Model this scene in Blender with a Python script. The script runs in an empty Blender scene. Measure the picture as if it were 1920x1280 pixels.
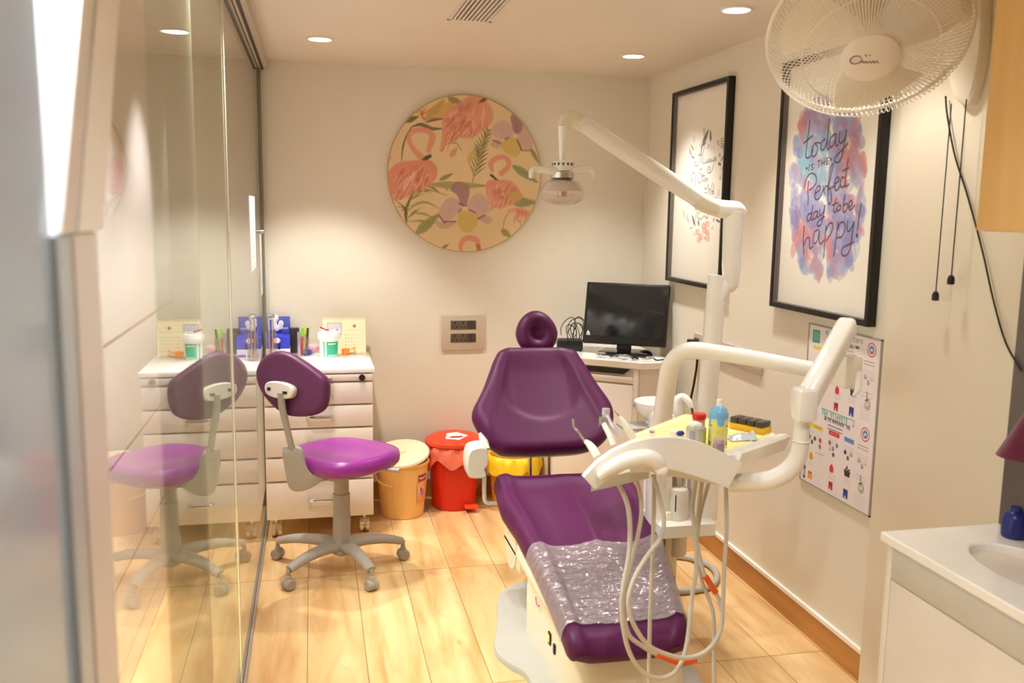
import bpy, bmesh, math, random
import numpy as np
from mathutils import Matrix, Vector, noise

random.seed(7)
RNG = np.random.default_rng(11)
sc = bpy.context.scene
COL = sc.collection
PI = math.pi

# ------------------------------------------------------------------ camera (solved from the room's vanishing points)
FPX, YAW, PITCH, ROLL, CH = 1699.72, 0.216854559, 0.145159885, 0.0152537474, 1.5
def _axes():
    cy, sy, cp, sp = math.cos(YAW), math.sin(YAW), math.cos(PITCH), math.sin(PITCH)
    f = np.array([sy*cp, cy*cp, -sp]); r = np.array([cy, -sy, 0.]); u = np.cross(r, f)
    cr, sr = math.cos(ROLL), math.sin(ROLL)
    return cr*r+sr*u, -sr*r+cr*u, f
CR, CU, CF = _axes()
CPOS = np.array([0., 0., CH])
cam = bpy.data.cameras.new('camera'); camo = bpy.data.objects.new('camera', cam); COL.objects.link(camo)
cam.sensor_width = 36; cam.lens = FPX/1920*36; cam.clip_start = 0.02
cam.dof.use_dof = True; cam.dof.focus_distance = 3.7; cam.dof.aperture_fstop = 3.5
M = Matrix.Identity(4)
for i in range(3):
    M[i][0] = CR[i]; M[i][1] = CU[i]; M[i][2] = -CF[i]; M[i][3] = CPOS[i]
camo.matrix_world = M
sc.camera = camo

# where a sight line of the survey photo meets a plane of the room
def _ray(px, py): return CF*FPX + CR*(px-960) - CU*(py-640)
def atY(px, py, Y):
    d = _ray(px, py); return CPOS + d*(Y/d[1])
def atX(px, py, X):
    d = _ray(px, py); return CPOS + d*(X/d[0])
def atZ(px, py, z=0.):
    d = _ray(px, py); return CPOS + d*((z-CH)/d[2])
def atP(px, py, p, n):
    d = _ray(px, py); n = np.array(n, float); return CPOS + d*(np.dot(np.array(p)-CPOS, n)/np.dot(d, n))

# ------------------------------------------------------------------ materials
def lin(c):
    c = np.array(c, float)/255.
    return np.where(c <= .04045, c/12.92, ((c+.055)/1.055)**2.4)
def rgba(c): return tuple(lin(c)) + (1.,)
MATS = {}
def mat(name, c, rough=.5, metal=0., coat=0., var=.0, vscale=8., bump=0., bscale=60., spec=.5, trans=0., emit=None, estr=0., alpha=1., ior=1.45, sheen=0.):
    if name in MATS: return MATS[name]
    m = bpy.data.materials.new(name); m.use_nodes = True; nt = m.node_tree; b = nt.nodes['Principled BSDF']
    b.inputs['Base Color'].default_value = rgba(c); b.inputs['Roughness'].default_value = rough
    b.inputs['Metallic'].default_value = metal; b.inputs['Coat Weight'].default_value = coat
    b.inputs['Specular IOR Level'].default_value = spec; b.inputs['Transmission Weight'].default_value = trans
    b.inputs['IOR'].default_value = ior; b.inputs['Alpha'].default_value = alpha; b.inputs['Sheen Weight'].default_value = sheen
    tc = nt.nodes.new('ShaderNodeTexCoord')
    nz = nt.nodes.new('ShaderNodeTexNoise'); nz.inputs['Scale'].default_value = vscale; nz.inputs['Detail'].default_value = 3
    nt.links.new(tc.outputs['Object'], nz.inputs['Vector'])
    v = max(var, .03)
    mx = nt.nodes.new('ShaderNodeMix'); mx.data_type = 'RGBA'
    c = np.array(c, float)
    mx.inputs['A'].default_value = rgba(np.clip(c*(1-v), 0, 255)); mx.inputs['B'].default_value = rgba(np.clip(c*(1+v), 0, 255))
    nt.links.new(nz.outputs['Fac'], mx.inputs['Factor']); nt.links.new(mx.outputs['Result'], b.inputs['Base Color'])
    if bump > 0:
        n2 = nt.nodes.new('ShaderNodeTexNoise'); n2.inputs['Scale'].default_value = bscale; n2.inputs['Detail'].default_value = 4
        nt.links.new(tc.outputs['Object'], n2.inputs['Vector'])
        bp = nt.nodes.new('ShaderNodeBump'); bp.inputs['Strength'].default_value = bump; bp.inputs['Distance'].default_value = .01
        nt.links.new(n2.outputs['Fac'], bp.inputs['Height']); nt.links.new(bp.outputs['Normal'], b.inputs['Normal'])
    if emit is not None:
        b.inputs['Emission Color'].default_value = rgba(emit); b.inputs['Emission Strength'].default_value = estr
    MATS[name] = m
    return m

WALL = mat('cream_wall_paint', (226, 219, 203), .75, var=.02, vscale=1.5, bump=.06, bscale=90)
CEIL = mat('ceiling_paint', (226, 216, 198), .5, var=.01, vscale=1.)
PIL = mat('pilaster_paint', (220, 210, 190), .75, var=.02, vscale=1.5)
WHITE = mat('white_laminate', (238, 234, 228), .3, coat=.2)
CREAMW = mat('cream_laminate', (226, 216, 204), .35, coat=.15)
TOPW = mat('white_stone_top', (246, 244, 240), .2, coat=.4)
PLAST = mat('white_gloss_plastic', (240, 238, 234), .22, coat=.35)
PLASTC = mat('cream_plastic', (230, 222, 202), .3, coat=.2)
GREYP = mat('warm_grey_plastic', (158, 153, 143), .45)
GREYL = mat('light_grey_plastic', (205, 200, 190), .4)
BASEG = mat('grey_base_paint', (182, 180, 174), .5)
BLACK = mat('black_satin', (24, 22, 20), .4)
BLACKG = mat('black_gloss', (16, 16, 17), .12, coat=.3)
SCREEN = mat('dark_screen', (26, 27, 30), .16, coat=.3)
RUBBER = mat('black_rubber', (34, 32, 30), .7)
CHROME = mat('chrome', (225, 222, 218), .12, metal=1.)
STEEL = mat('brushed_steel', (190, 188, 184), .3, metal=1.)
PURP = mat('purple_vinyl', (82, 22, 69), .46, spec=.3, coat=.0, var=.05, bump=.05, bscale=220)
PURPS = mat('stool_vinyl_lit', (136, 38, 132), .3, coat=.2, var=.05, bump=.05, bscale=220)  # direct light on the stool seat is put into this brighter vinyl colour
PURPD = mat('stool_vinyl_shaded', (84, 28, 70), .45, var=.05)  # same vinyl on the shaded stool back, the shade put into the colour
HOSE = mat('hose_grey_beige', (200, 193, 180), .45)
HOSEG = mat('hose_grey', (176, 172, 164), .45)
ORANGE = mat('orange_tape', (226, 92, 34), .45)
ALU = mat('beige_anodised_track', (200, 188, 170), .35, metal=.35)
DARKB = mat('dark_brown_groove', (58, 46, 36), .6)
FRAMEB = mat('black_frame_paint', (24, 20, 18), .45)
GREYIN = mat('grey_frame_lining', (112, 102, 100), .6)
PRINTW = mat('paper_white', (240, 238, 236), .7)
def plast(name, c, rough=.35, **k): return mat(name, c, rough, **k)

def attr_mat(name, rough=.6):
    m = bpy.data.materials.new(name); m.use_nodes = True; nt = m.node_tree; b = nt.nodes['Principled BSDF']
    a = nt.nodes.new('ShaderNodeAttribute'); a.attribute_name = 'print'
    nt.links.new(a.outputs['Color'], b.inputs['Base Color']); b.inputs['Roughness'].default_value = rough
    return m
PRINT = attr_mat('printed_paper', .65)

def wood_mat(name, c1, c2, axis='Z', scale=1., rough=.4, rings=5.):
    m = bpy.data.materials.new(name); m.use_nodes = True; nt = m.node_tree; b = nt.nodes['Principled BSDF']
    tc = nt.nodes.new('ShaderNodeTexCoord'); mp = nt.nodes.new('ShaderNodeMapping')
    s = {'X': (.8, 9, 9), 'Y': (9, .8, 9), 'Z': (9, 9, .8)}[axis]
    mp.inputs['Scale'].default_value = tuple(x*scale for x in s)
    nz = nt.nodes.new('ShaderNodeTexNoise'); nz.inputs['Scale'].default_value = 1.6; nz.inputs['Detail'].default_value = 6; nz.inputs['Distortion'].default_value = .6
    cr = nt.nodes.new('ShaderNodeValToRGB'); cr.color_ramp.elements[0].color = rgba(c1); cr.color_ramp.elements[1].color = rgba(c2)
    cr.color_ramp.elements[0].position = .3; cr.color_ramp.elements[1].position = .7
    nt.links.new(tc.outputs['Object'], mp.inputs['Vector']); nt.links.new(mp.outputs['Vector'], nz.inputs['Vector'])
    nt.links.new(nz.outputs['Fac'], cr.inputs['Fac']); nt.links.new(cr.outputs['Color'], b.inputs['Base Color'])
    b.inputs['Roughness'].default_value = rough
    return m
WOODB = wood_mat('skirting_wood', (172, 116, 54), (204, 146, 78), 'Y')
WOODC = wood_mat('cabinet_oak', (206, 156, 86), (226, 184, 116), 'Z', .8)

def floor_mat():
    m = bpy.data.materials.new('wood_plank_floor'); m.use_nodes = True; nt = m.node_tree; N = nt.nodes; L = nt.links; b = N['Principled BSDF']
    geo = N.new('ShaderNodeNewGeometry'); sep = N.new('ShaderNodeSeparateXYZ'); L.new(geo.outputs['Position'], sep.inputs[0])
    def mth(op, a, bb=None):
        n = N.new('ShaderNodeMath'); n.operation = op
        for i, v in enumerate((a, bb)):
            if v is None: continue
            if isinstance(v, (int, float)): n.inputs[i].default_value = v
            else: L.new(v, n.inputs[i])
        return n.outputs[0]
    W, LL = .1932, .955
    px = mth('DIVIDE', mth('SUBTRACT', sep.outputs['X'], -.04), W); py = mth('DIVIDE', mth('SUBTRACT', sep.outputs['Y'], 2.655), LL)
    ix, iy = mth('FLOOR', px), mth('FLOOR', py); fx, fy = mth('SUBTRACT', px, ix), mth('SUBTRACT', py, iy)
    cb = N.new('ShaderNodeCombineXYZ'); L.new(ix, cb.inputs[0]); L.new(iy, cb.inputs[1])
    wn = N.new('ShaderNodeTexWhiteNoise'); wn.noise_dimensions = '3D'; L.new(cb.outputs[0], wn.inputs['Vector'])
    # grain
    cv = N.new('ShaderNodeCombineXYZ')
    L.new(mth('ADD', mth('MULTIPLY', sep.outputs['X'], 11.), mth('MULTIPLY', wn.outputs['Value'], 37.)), cv.inputs[0])
    L.new(mth('ADD', mth('MULTIPLY', sep.outputs['Y'], 1.3), mth('MULTIPLY', wn.outputs['Value'], 11.)), cv.inputs[1])
    nz = N.new('ShaderNodeTexNoise'); nz.inputs['Scale'].default_value = 1.; nz.inputs['Detail'].default_value = 5; nz.inputs['Distortion'].default_value = 1.1
    L.new(cv.outputs[0], nz.inputs['Vector'])
    cr = N.new('ShaderNodeValToRGB'); e = cr.color_ramp.elements
    e[0].position = .30; e[0].color = rgba((200, 152, 94)); e[1].position = .70; e[1].color = rgba((230, 198, 148))
    k = cr.color_ramp.elements.new(.5); k.color = rgba((218, 180, 126))
    L.new(nz.outputs['Fac'], cr.inputs['Fac'])
    # plank tone
    hs = N.new('ShaderNodeHueSaturation'); L.new(cr.outputs['Color'], hs.inputs['Color'])
    L.new(mth('ADD', mth('MULTIPLY', wn.outputs['Value'], .14), .93), hs.inputs['Value'])
    # knots / dark streaks
    cv2 = N.new('ShaderNodeCombineXYZ')
    L.new(mth('ADD', mth('MULTIPLY', sep.outputs['X'], 7.), mth('MULTIPLY', wn.outputs['Value'], 23.)), cv2.inputs[0]); L.new(mth('MULTIPLY', sep.outputs['Y'], 2.6), cv2.inputs[1])
    n2 = N.new('ShaderNodeTexNoise'); n2.inputs['Scale'].default_value = 1.4; n2.inputs['Detail'].default_value = 4; n2.inputs['Distortion'].default_value = 2.
    L.new(cv2.outputs[0], n2.inputs['Vector'])
    r2 = N.new('ShaderNodeValToRGB'); r2.color_ramp.elements[0].position = .64; r2.color_ramp.elements[1].position = .78
    L.new(n2.outputs['Fac'], r2.inputs['Fac'])
    mx = N.new('ShaderNodeMix'); mx.data_type = 'RGBA'; mx.inputs['B'].default_value = rgba((176, 112, 62))
    L.new(mth('MULTIPLY', r2.outputs['Color'], .55), mx.inputs['Factor']); L.new(hs.outputs['Color'], mx.inputs['A'])
    # seams
    def edge(f, w):
        d = mth('MINIMUM', f, mth('SUBTRACT', 1., f)); return mth('LESS_THAN', d, w)
    seam = mth('MAXIMUM', edge(fx, .007), edge(fy, .0018))
    m2 = N.new('ShaderNodeMix'); m2.data_type = 'RGBA'; m2.inputs['B'].default_value = rgba((128, 96, 60))
    L.new(mth('MULTIPLY', seam, .9), m2.inputs['Factor']); L.new(mx.outputs['Result'], m2.inputs['A'])
    L.new(m2.outputs['Result'], b.inputs['Base Color'])
    b.inputs['Roughness'].default_value = .32; b.inputs['Coat Weight'].default_value = .15; b.inputs['Coat Roughness'].default_value = .25
    return m
FLOORM = floor_mat()

def tile_wall_mat():
    m = bpy.data.materials.new('white_wall_tile'); m.use_nodes = True; nt = m.node_tree; N = nt.nodes; L = nt.links; b = N['Principled BSDF']
    geo = N.new('ShaderNodeNewGeometry'); sep = N.new('ShaderNodeSeparateXYZ'); L.new(geo.outputs['Position'], sep.inputs[0])
    a = N.new('ShaderNodeMath'); a.operation = 'DIVIDE'; a.inputs[1].default_value = .361
    s = N.new('ShaderNodeMath'); s.operation = 'SUBTRACT'; s.inputs[1].default_value = .009
    L.new(sep.outputs['Z'], s.inputs[0]); L.new(s.outputs[0], a.inputs[0])
    f = N.new('ShaderNodeMath'); f.operation = 'FRACT'; L.new(a.outputs[0], f.inputs[0])
    lt = N.new('ShaderNodeMath'); lt.operation = 'LESS_THAN'; lt.inputs[1].default_value = .03; L.new(f.outputs[0], lt.inputs[0])
    z = N.new('ShaderNodeMath'); z.operation = 'LESS_THAN'; z.inputs[1].default_value = 1.2; L.new(sep.outputs['Z'], z.inputs[0])
    mu = N.new('ShaderNodeMath'); mu.operation = 'MULTIPLY'; L.new(lt.outputs[0], mu.inputs[0]); L.new(z.outputs[0], mu.inputs[1])
    mx = N.new('ShaderNodeMix'); mx.data_type = 'RGBA'; mx.inputs['A'].default_value = rgba((236, 226, 226)); mx.inputs['B'].default_value = rgba((170, 128, 92))
    L.new(mu.outputs[0], mx.inputs['Factor']); L.new(mx.outputs['Result'], b.inputs['Base Color']); b.inputs['Roughness'].default_value = .25
    return m
TILE = tile_wall_mat()

def glass_mat(name, tint, base=.05):
    m = bpy.data.materials.new(name); m.use_nodes = True; nt = m.node_tree; N = nt.nodes; L = nt.links
    N.remove(N['Principled BSDF']); out = N['Material Output']
    g = N.new('ShaderNodeNewGeometry'); dt = N.new('ShaderNodeVectorMath'); dt.operation = 'DOT_PRODUCT'
    L.new(g.outputs['Normal'], dt.inputs[0]); L.new(g.outputs['Incoming'], dt.inputs[1])
    def mth(op, a, bb=None):
        n = N.new('ShaderNodeMath'); n.operation = op
        for i, v in enumerate((a, bb)):
            if v is None: continue
            if isinstance(v, (int, float)): n.inputs[i].default_value = v
            else: L.new(v, n.inputs[i])
        return n.outputs[0]
    c = mth('ABSOLUTE', dt.outputs['Value'])
    R = mth('ADD', mth('MULTIPLY', mth('POWER', mth('SUBTRACT', 1., c), 5.), 1-base), base)   # Fresnel reflectance of one glass face
    tr = N.new('ShaderNodeBsdfTransparent'); tr.inputs['Color'].default_value = rgba(tint)
    gl = N.new('ShaderNodeBsdfGlossy'); gl.inputs['Roughness'].default_value = .0
    mx = N.new('ShaderNodeMixShader'); L.new(R, mx.inputs[0]); L.new(tr.outputs[0], mx.inputs[1]); L.new(gl.outputs[0], mx.inputs[2])
    L.new(mx.outputs[0], out.inputs['Surface'])
    return m
GLASS = glass_mat('clear_glass', (250, 252, 250))
GLAZE = glass_mat('picture_glazing', (254, 254, 252), .012)
GLASSG = glass_mat('green_tinted_glass', (238, 246, 240))
CLEARP = glass_mat('clear_lamp_plastic', (248, 242, 240), .07)

def film_mat():
    m = bpy.data.materials.new('clear_plastic_film'); m.use_nodes = True; nt = m.node_tree; N = nt.nodes; L = nt.links
    N.remove(N['Principled BSDF']); out = N['Material Output']
    tc = N.new('ShaderNodeTexCoord'); nz = N.new('ShaderNodeTexNoise'); nz.inputs['Scale'].default_value = 30; nz.inputs['Detail'].default_value = 2
    mp = N.new('ShaderNodeMapping'); mp.inputs['Scale'].default_value = (.7, 1.3, 1)
    L.new(tc.outputs['Object'], mp.inputs[0]); L.new(mp.outputs[0], nz.inputs['Vector'])
    bp = N.new('ShaderNodeBump'); bp.inputs['Strength'].default_value = 1.; bp.inputs['Distance'].default_value = .02
    L.new(nz.outputs['Fac'], bp.inputs['Height'])
    df = N.new('ShaderNodeBsdfDiffuse'); df.inputs['Color'].default_value = rgba((206, 190, 198))
    tr = N.new('ShaderNodeBsdfTransparent'); m1 = N.new('ShaderNodeMixShader'); m1.inputs[0].default_value = .19
    L.new(tr.outputs[0], m1.inputs[1]); L.new(df.outputs[0], m1.inputs[2])
    gl = N.new('ShaderNodeBsdfGlossy'); gl.inputs['Roughness'].default_value = .1; L.new(bp.outputs['Normal'], gl.inputs['Normal'])
    m2 = N.new('ShaderNodeMixShader'); m2.inputs[0].default_value = .13
    L.new(m1.outputs[0], m2.inputs[1]); L.new(gl.outputs[0], m2.inputs[2]); L.new(m2.outputs[0], out.inputs['Surface'])
    return m
FILM = film_mat()

def emat(name, c, s):
    m = bpy.data.materials.new(name); m.use_nodes = True; nt = m.node_tree
    b = nt.nodes['Principled BSDF']; b.inputs['Emission Color'].default_value = rgba(c); b.inputs['Emission Strength'].default_value = s
    b.inputs['Base Color'].default_value = rgba(c)
    return m
LAMP = emat('lamp_glow', (255, 246, 230), 9.)

# ------------------------------------------------------------------ mesh builder
def nrm(v):
    v = np.array(v, float); n = np.linalg.norm(v); return v/n if n > 1e-12 else v
def frame(d):
    d = nrm(d); a = np.array([0, 0, 1.]) if abs(d[2]) < .9 else np.array([1., 0, 0])
    x = nrm(np.cross(a, d)); return x, np.cross(d, x), d
def spline(pts, sub=6, closed=False):
    P = [np.array(p, float) for p in pts]; n = len(P)
    if n < 3 or sub <= 1: return P
    out = []
    rng = range(n) if closed else range(n-1)
    for i in rng:
        p0 = P[(i-1) % n] if (closed or i > 0) else 2*P[0]-P[1]
        p1, p2 = P[i], P[(i+1) % n]
        p3 = P[(i+2) % n] if (closed or i+2 < n) else 2*P[-1]-P[-2]
        for k in range(sub):
            t = k/sub
            out.append(.5*((2*p1)+(-p0+p2)*t+(2*p0-5*p1+4*p2-p3)*t*t+(-p0+3*p1-3*p2+p3)*t**3))
    if not closed: out.append(P[-1])
    return out
def interp(a, n):
    a = np.atleast_1d(np.array(a, float))
    if len(a) == 1: return np.full(n, a[0])
    return np.interp(np.linspace(0, 1, n), np.linspace(0, 1, len(a)), a)

class MB:
    def __init__(s): s.v = []; s.f = []; s.mi = []; s.cur = 0
    def mat(s, i): s.cur = i; return s
    def add(s, vs, fs):
        o = len(s.v); s.v += [tuple(map(float, v)) for v in vs]
        for f in fs: s.f.append([o+i for i in f]); s.mi.append(s.cur)
        return s
    def box(s, lo, hi, bev=0., R=None, c=None, seg=2):
        lo, hi = np.minimum(lo, hi).astype(float), np.maximum(lo, hi).astype(float)
        bm = bmesh.new(); bmesh.ops.create_cube(bm, size=1.)
        ct, sz = (lo+hi)/2, hi-lo
        for v in bm.verts: v.co = Vector([v.co[i]*sz[i] for i in range(3)])
        if bev > 0:
            bmesh.ops.bevel(bm, geom=bm.edges[:], offset=min(bev, .49*sz.min()), segments=seg, profile=.5, affect='EDGES')
        bm.verts.index_update()
        vs = np.array([v.co[:] for v in bm.verts]); fs = [[v.index for v in f.verts] for f in bm.faces]; bm.free()
        if R is not None: vs = vs @ np.array(R, float).T
        return s.add(vs + (ct if c is None else np.array(c, float)), fs)
    def obox(s, c, x, y, z, sx, sy, sz, bev=0., seg=2):   # oriented box
        R = np.stack([nrm(x), nrm(y), nrm(z)], 1); h = np.array([sx, sy, sz])/2
        return s.box(-h, h, bev, R, c, seg)
    def rings(s, R, cap0=True, cap1=True, closed=False):
        n = len(R[0]); vs = [p for r in R for p in r]; fs = []
        m = len(R)
        for i in range(m if closed else m-1):
            a, b = i*n, ((i+1) % m)*n
            for k in range(n): fs.append([a+k, a+(k+1) % n, b+(k+1) % n, b+k])
        if not closed:
            if cap0: fs.append(list(range(n))[::-1])
            if cap1: fs.append([(m-1)*n+k for k in range(n)])
        return s.add(vs, fs)
    def cyl(s, p0, p1, r0, r1=None, n=20, cap=True):
        r1 = r0 if r1 is None else r1; p0, p1 = np.array(p0, float), np.array(p1, float); x, y, d = frame(p1-p0)
        A = [2*PI*k/n for k in range(n)]
        return s.rings([[p+r*(math.cos(a)*x+math.sin(a)*y) for a in A] for p, r in ((p0, r0), (p1, r1))], cap, cap)
    def tube(s, pts, r, n=10, sub=6, closed=False, sec=None):
        P = spline(pts, sub, closed); m = len(P); rr = interp(r, m)
        T = []
        for i in range(m):
            a = P[(i-1) % m] if (closed or i > 0) else P[0]; b = P[(i+1) % m] if (closed or i < m-1) else P[-1]
            T.append(nrm(b-a))
        x, y, _ = frame(T[0]); R = []
        for i in range(m):
            x = nrm(x-np.dot(x, T[i])*T[i]); y = np.cross(T[i], x)
            sx, sy = sec if sec else (1, 1)
            R.append([P[i]+rr[i]*(sx*math.cos(2*PI*k/n)*x+sy*math.sin(2*PI*k/n)*y) for k in range(n)])
        return s.rings(R, True, True, closed)
    def lathe(s, prof, o, ax=(0, 0, 1), n=32, x=None, cap=True, sx=1., sy=1.):
        X, Y, D = frame(ax)
        if x is not None: X = nrm(np.array(x)-np.dot(x, D)*D); Y = np.cross(D, X)
        o = np.array(o, float)
        R = [[o+h*D+max(r, 1e-4)*(sx*math.cos(2*PI*k/n)*X+sy*math.sin(2*PI*k/n)*Y) for k in range(n)] for r, h in prof]
        return s.rings(R, cap, cap)
    def prism(s, poly, off, bev=0):
        P = [np.array(p, float) for p in poly]; off = np.array(off, float); n = len(P)
        return s.add(P+[p+off for p in P], [list(range(n))[::-1], [n+k for k in range(n)]]+[[k, (k+1) % n, n+(k+1) % n, n+k] for k in range(n)])
    def ell(s, c, rx, ry, rz, n=24, m=14, R=None, fn=None):
        vs = []; c = np.array(c, float)
        for i in range(m+1):
            th = PI*i/m
            for k in range(n):
                a = 2*PI*k/n; p = np.array([math.sin(th)*math.cos(a), math.sin(th)*math.sin(a), math.cos(th)])
                q = p*np.array([rx, ry, rz])
                if fn: q = fn(p, q)
                if R is not None: q = np.array(R) @ q
                vs.append(c+q)
        fs = [[i*n+k, (i+1)*n+k, (i+1)*n+(k+1) % n, i*n+(k+1) % n] for i in range(m) for k in range(n)]
        return s.add(vs, fs)
    def grid(s, fn, nu, nv):
        vs = [fn(i/nu, j/nv) for j in range(nv+1) for i in range(nu+1)]
        return s.add(vs, [[j*(nu+1)+i, j*(nu+1)+i+1, (j+1)*(nu+1)+i+1, (j+1)*(nu+1)+i] for j in range(nv) for i in range(nu)])
    def sheet(s, fn, nu, nv, off):        # a grid with real thickness
        off = np.array(off, float)
        A = [np.array(fn(i/nu, j/nv), float) for j in range(nv+1) for i in range(nu+1)]; n = len(A); W = nu+1
        fs = [[j*W+i, j*W+i+1, (j+1)*W+i+1, (j+1)*W+i] for j in range(nv) for i in range(nu)]
        fs += [[n+k for k in f[::-1]] for f in fs]
        bd = [i for i in range(nu)] + [j*W+nu for j in range(nv)] + [nv*W+i for i in range(nu, 0, -1)] + [j*W for j in range(nv, 0, -1)]
        fs += [[bd[k], n+bd[k], n+bd[(k+1) % len(bd)], bd[(k+1) % len(bd)]] for k in range(len(bd))]
        return s.add(A+[a+off for a in A], fs)
    def build(s, name, mats, parent=None, origin=None, angle=38, smooth=True):
        mats = mats if isinstance(mats, (list, tuple)) else [mats]
        V = np.array(s.v)
        if origin is None:
            lo, hi = V.min(0), V.max(0); origin = np.array([(lo[0]+hi[0])/2, (lo[1]+hi[1])/2, lo[2]])
            if parent is not None: origin = np.array(ORG[parent.name])
        origin = np.array(origin, float)
        me = bpy.data.meshes.new(name); me.from_pydata([tuple(v) for v in V-origin], [], s.f)
        for m in mats: me.materials.append(m)
        me.polygons.foreach_set('material_index', s.mi)
        bm = bmesh.new(); bm.from_mesh(me); bmesh.ops.recalc_face_normals(bm, faces=bm.faces[:]); bm.to_mesh(me); bm.free()
        if smooth:
            me.polygons.foreach_set('use_smooth', [True]*len(me.polygons)); me.set_sharp_from_angle(angle=math.radians(angle))
        me.update()
        o = bpy.data.objects.new(name, me); COL.objects.link(o); ORG[o.name] = origin
        if parent is not None:
            o.parent = parent; o.location = Vector(origin-np.array(ORG[parent.name]))
        else: o.location = Vector(origin)
        return o
ORG = {}
def tag(o, label=None, cat=None, group=None, kind=None):
    if label: o['label'] = label
    if cat: o['category'] = cat
    if group: o['group'] = group
    if kind: o['kind'] = kind
    return o
def thing(name, label, cat, loc, group=None):
    o = bpy.data.objects.new(name, None); COL.objects.link(o); o.empty_display_size = .05
    o.location = Vector([float(c) for c in loc]); ORG[o.name] = np.array(loc, float)
    return tag(o, label, cat, group)
def struct(name, mb, m, label=None, parent=None, smooth=False):
    o = mb.build(name, m, parent, smooth=smooth)
    if parent is None: tag(o, label, None, None, 'structure')
    return o

# ------------------------------------------------------------------ print painter (flat artwork: pigment only)
class Canvas:
    def __init__(s, w, h, res, bg):
        s.w, s.h = w, h; s.nx, s.ny = max(2, int(w*res)), max(2, int(h*res))
        s.c = np.tile(np.array(bg, float)/255., (s.ny+1, s.nx+1, 1)); s.px = w/s.nx
        s.U, s.V = np.meshgrid(np.linspace(0, w, s.nx+1), np.linspace(0, h, s.ny+1))
    def _win(s, pts, pad):
        P = np.array(pts, float); lo, hi = P.min(0)-pad, P.max(0)+pad
        i0, i1 = int(np.clip(lo[0]/s.w*s.nx, 0, s.nx)), int(np.clip(hi[0]/s.w*s.nx+2, 0, s.nx+1))
        j0, j1 = int(np.clip(lo[1]/s.h*s.ny, 0, s.ny)), int(np.clip(hi[1]/s.h*s.ny+2, 0, s.ny+1))
        return slice(j0, j1), slice(i0, i1)
    def _mix(s, w, a, col):
        a = a[..., None]; s.c[w] = s.c[w]*(1-a)+np.array(col, float)/255.*a
    def _dist(s, pts, w, wd=None):
        U, V = s.U[w], s.V[w]; D = np.full(U.shape, 1e9)
        for k in range(len(pts)-1):
            a, b = np.array(pts[k]), np.array(pts[k+1]); d = b-a; L = max(d@d, 1e-12)
            t = np.clip(((U-a[0])*d[0]+(V-a[1])*d[1])/L, 0, 1)
            q = np.hypot(U-a[0]-t*d[0], V-a[1]-t*d[1])
            if wd is not None: q = q-(wd[k]+(wd[k+1]-wd[k])*t)/2
            D = np.minimum(D, q)
        return D
    def stroke(s, pts, width, col, a=1., sub=5, soft=0.):
        P = [p[:2] for p in spline([(p[0], p[1], 0) for p in pts], sub)] if len(pts) > 2 else [np.array(p, float) for p in pts]
        wd = interp(width, len(P)); w = s._win(P, wd.max()+soft+s.px)
        if s.U[w].size == 0: return
        D = s._dist(P, w, wd); s._mix(w, np.clip(.5-D/(s.px+soft), 0, 1)*a, col)
    def poly(s, pts, col, a=1., soft=0., smooth=False):
        P = [p[:2] for p in spline([(p[0], p[1], 0) for p in pts], 5, True)] if smooth else [np.array(p, float) for p in pts]
        w = s._win(P, soft+s.px); U, V = s.U[w], s.V[w]
        if U.size == 0: return
        ins = np.zeros(U.shape, bool); n = len(P)
        for k in range(n):
            (x0, y0), (x1, y1) = P[k], P[(k+1) % n]
            if y0 == y1: continue
            ins ^= ((y0 > V) != (y1 > V)) & (U < (x1-x0)*(V-y0)/(y1-y0)+x0)
        D = s._dist(P+[P[0]], w); D = np.where(ins, -D, D)
        s._mix(w, np.clip(.5-D/(s.px+soft), 0, 1)*a, col)
    def blob(s, c, rx, ry, col, a=1., ang=0., soft=0.):
        ca, sa = math.cos(ang), math.sin(ang)
        s.poly([(c[0]+rx*math.cos(t)*ca-ry*math.sin(t)*sa, c[1]+rx*math.cos(t)*sa+ry*math.sin(t)*ca) for t in np.linspace(0, 2*PI, 18)[:-1]], col, a, soft)
    def rect(s, x0, y0, x1, y1, col, a=1.): s.poly([(x0, y0), (x1, y0), (x1, y1), (x0, y1)], col, a)
    def sample(s, u, v):
        i = np.clip(u/s.w*s.nx, 0, s.nx-1e-6); j = np.clip(v/s.h*s.ny, 0, s.ny-1e-6)
        i0, j0 = i.astype(int), j.astype(int); a, b = (i-i0)[:, None], (j-j0)[:, None]
        return (s.c[j0, i0]*(1-a)+s.c[j0, i0+1]*a)*(1-b)+(s.c[j0+1, i0]*(1-a)+s.c[j0+1, i0+1]*a)*b
def color_mesh(name, V, F, cols, parent, m=None, label=None):
    me = bpy.data.meshes.new(name); org = np.array(ORG[parent.name]); me.from_pydata((V-org).tolist(), [], F)
    at = me.color_attributes.new('print', 'FLOAT_COLOR', 'POINT')
    c = np.where(cols <= .04045, cols/12.92, ((cols+.055)/1.055)**2.4)
    at.data.foreach_set('color', np.concatenate([c, np.ones((len(c), 1))], 1).astype(np.float32).ravel())
    me.materials.append(m or PRINT); me.update()
    o = bpy.data.objects.new(name, me); COL.objects.link(o); o.parent = parent; ORG[o.name] = org
    if label: o['label'] = label
    return o
def canvas_mesh(name, cv, P0, eu, ev, parent, label=None):
    P0, eu, ev = np.array(P0, float), np.array(eu, float), np.array(ev, float)
    V = P0+cv.U.reshape(-1, 1)*eu+cv.V.reshape(-1, 1)*ev; W = cv.nx+1
    i, j = np.meshgrid(np.arange(cv.nx), np.arange(cv.ny)); a = (j*W+i).ravel()
    F = np.stack([a, a+1, a+W+1, a+W], 1).tolist()
    return color_mesh(name, V, F, cv.c.reshape(-1, 3), parent, None, label)

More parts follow.
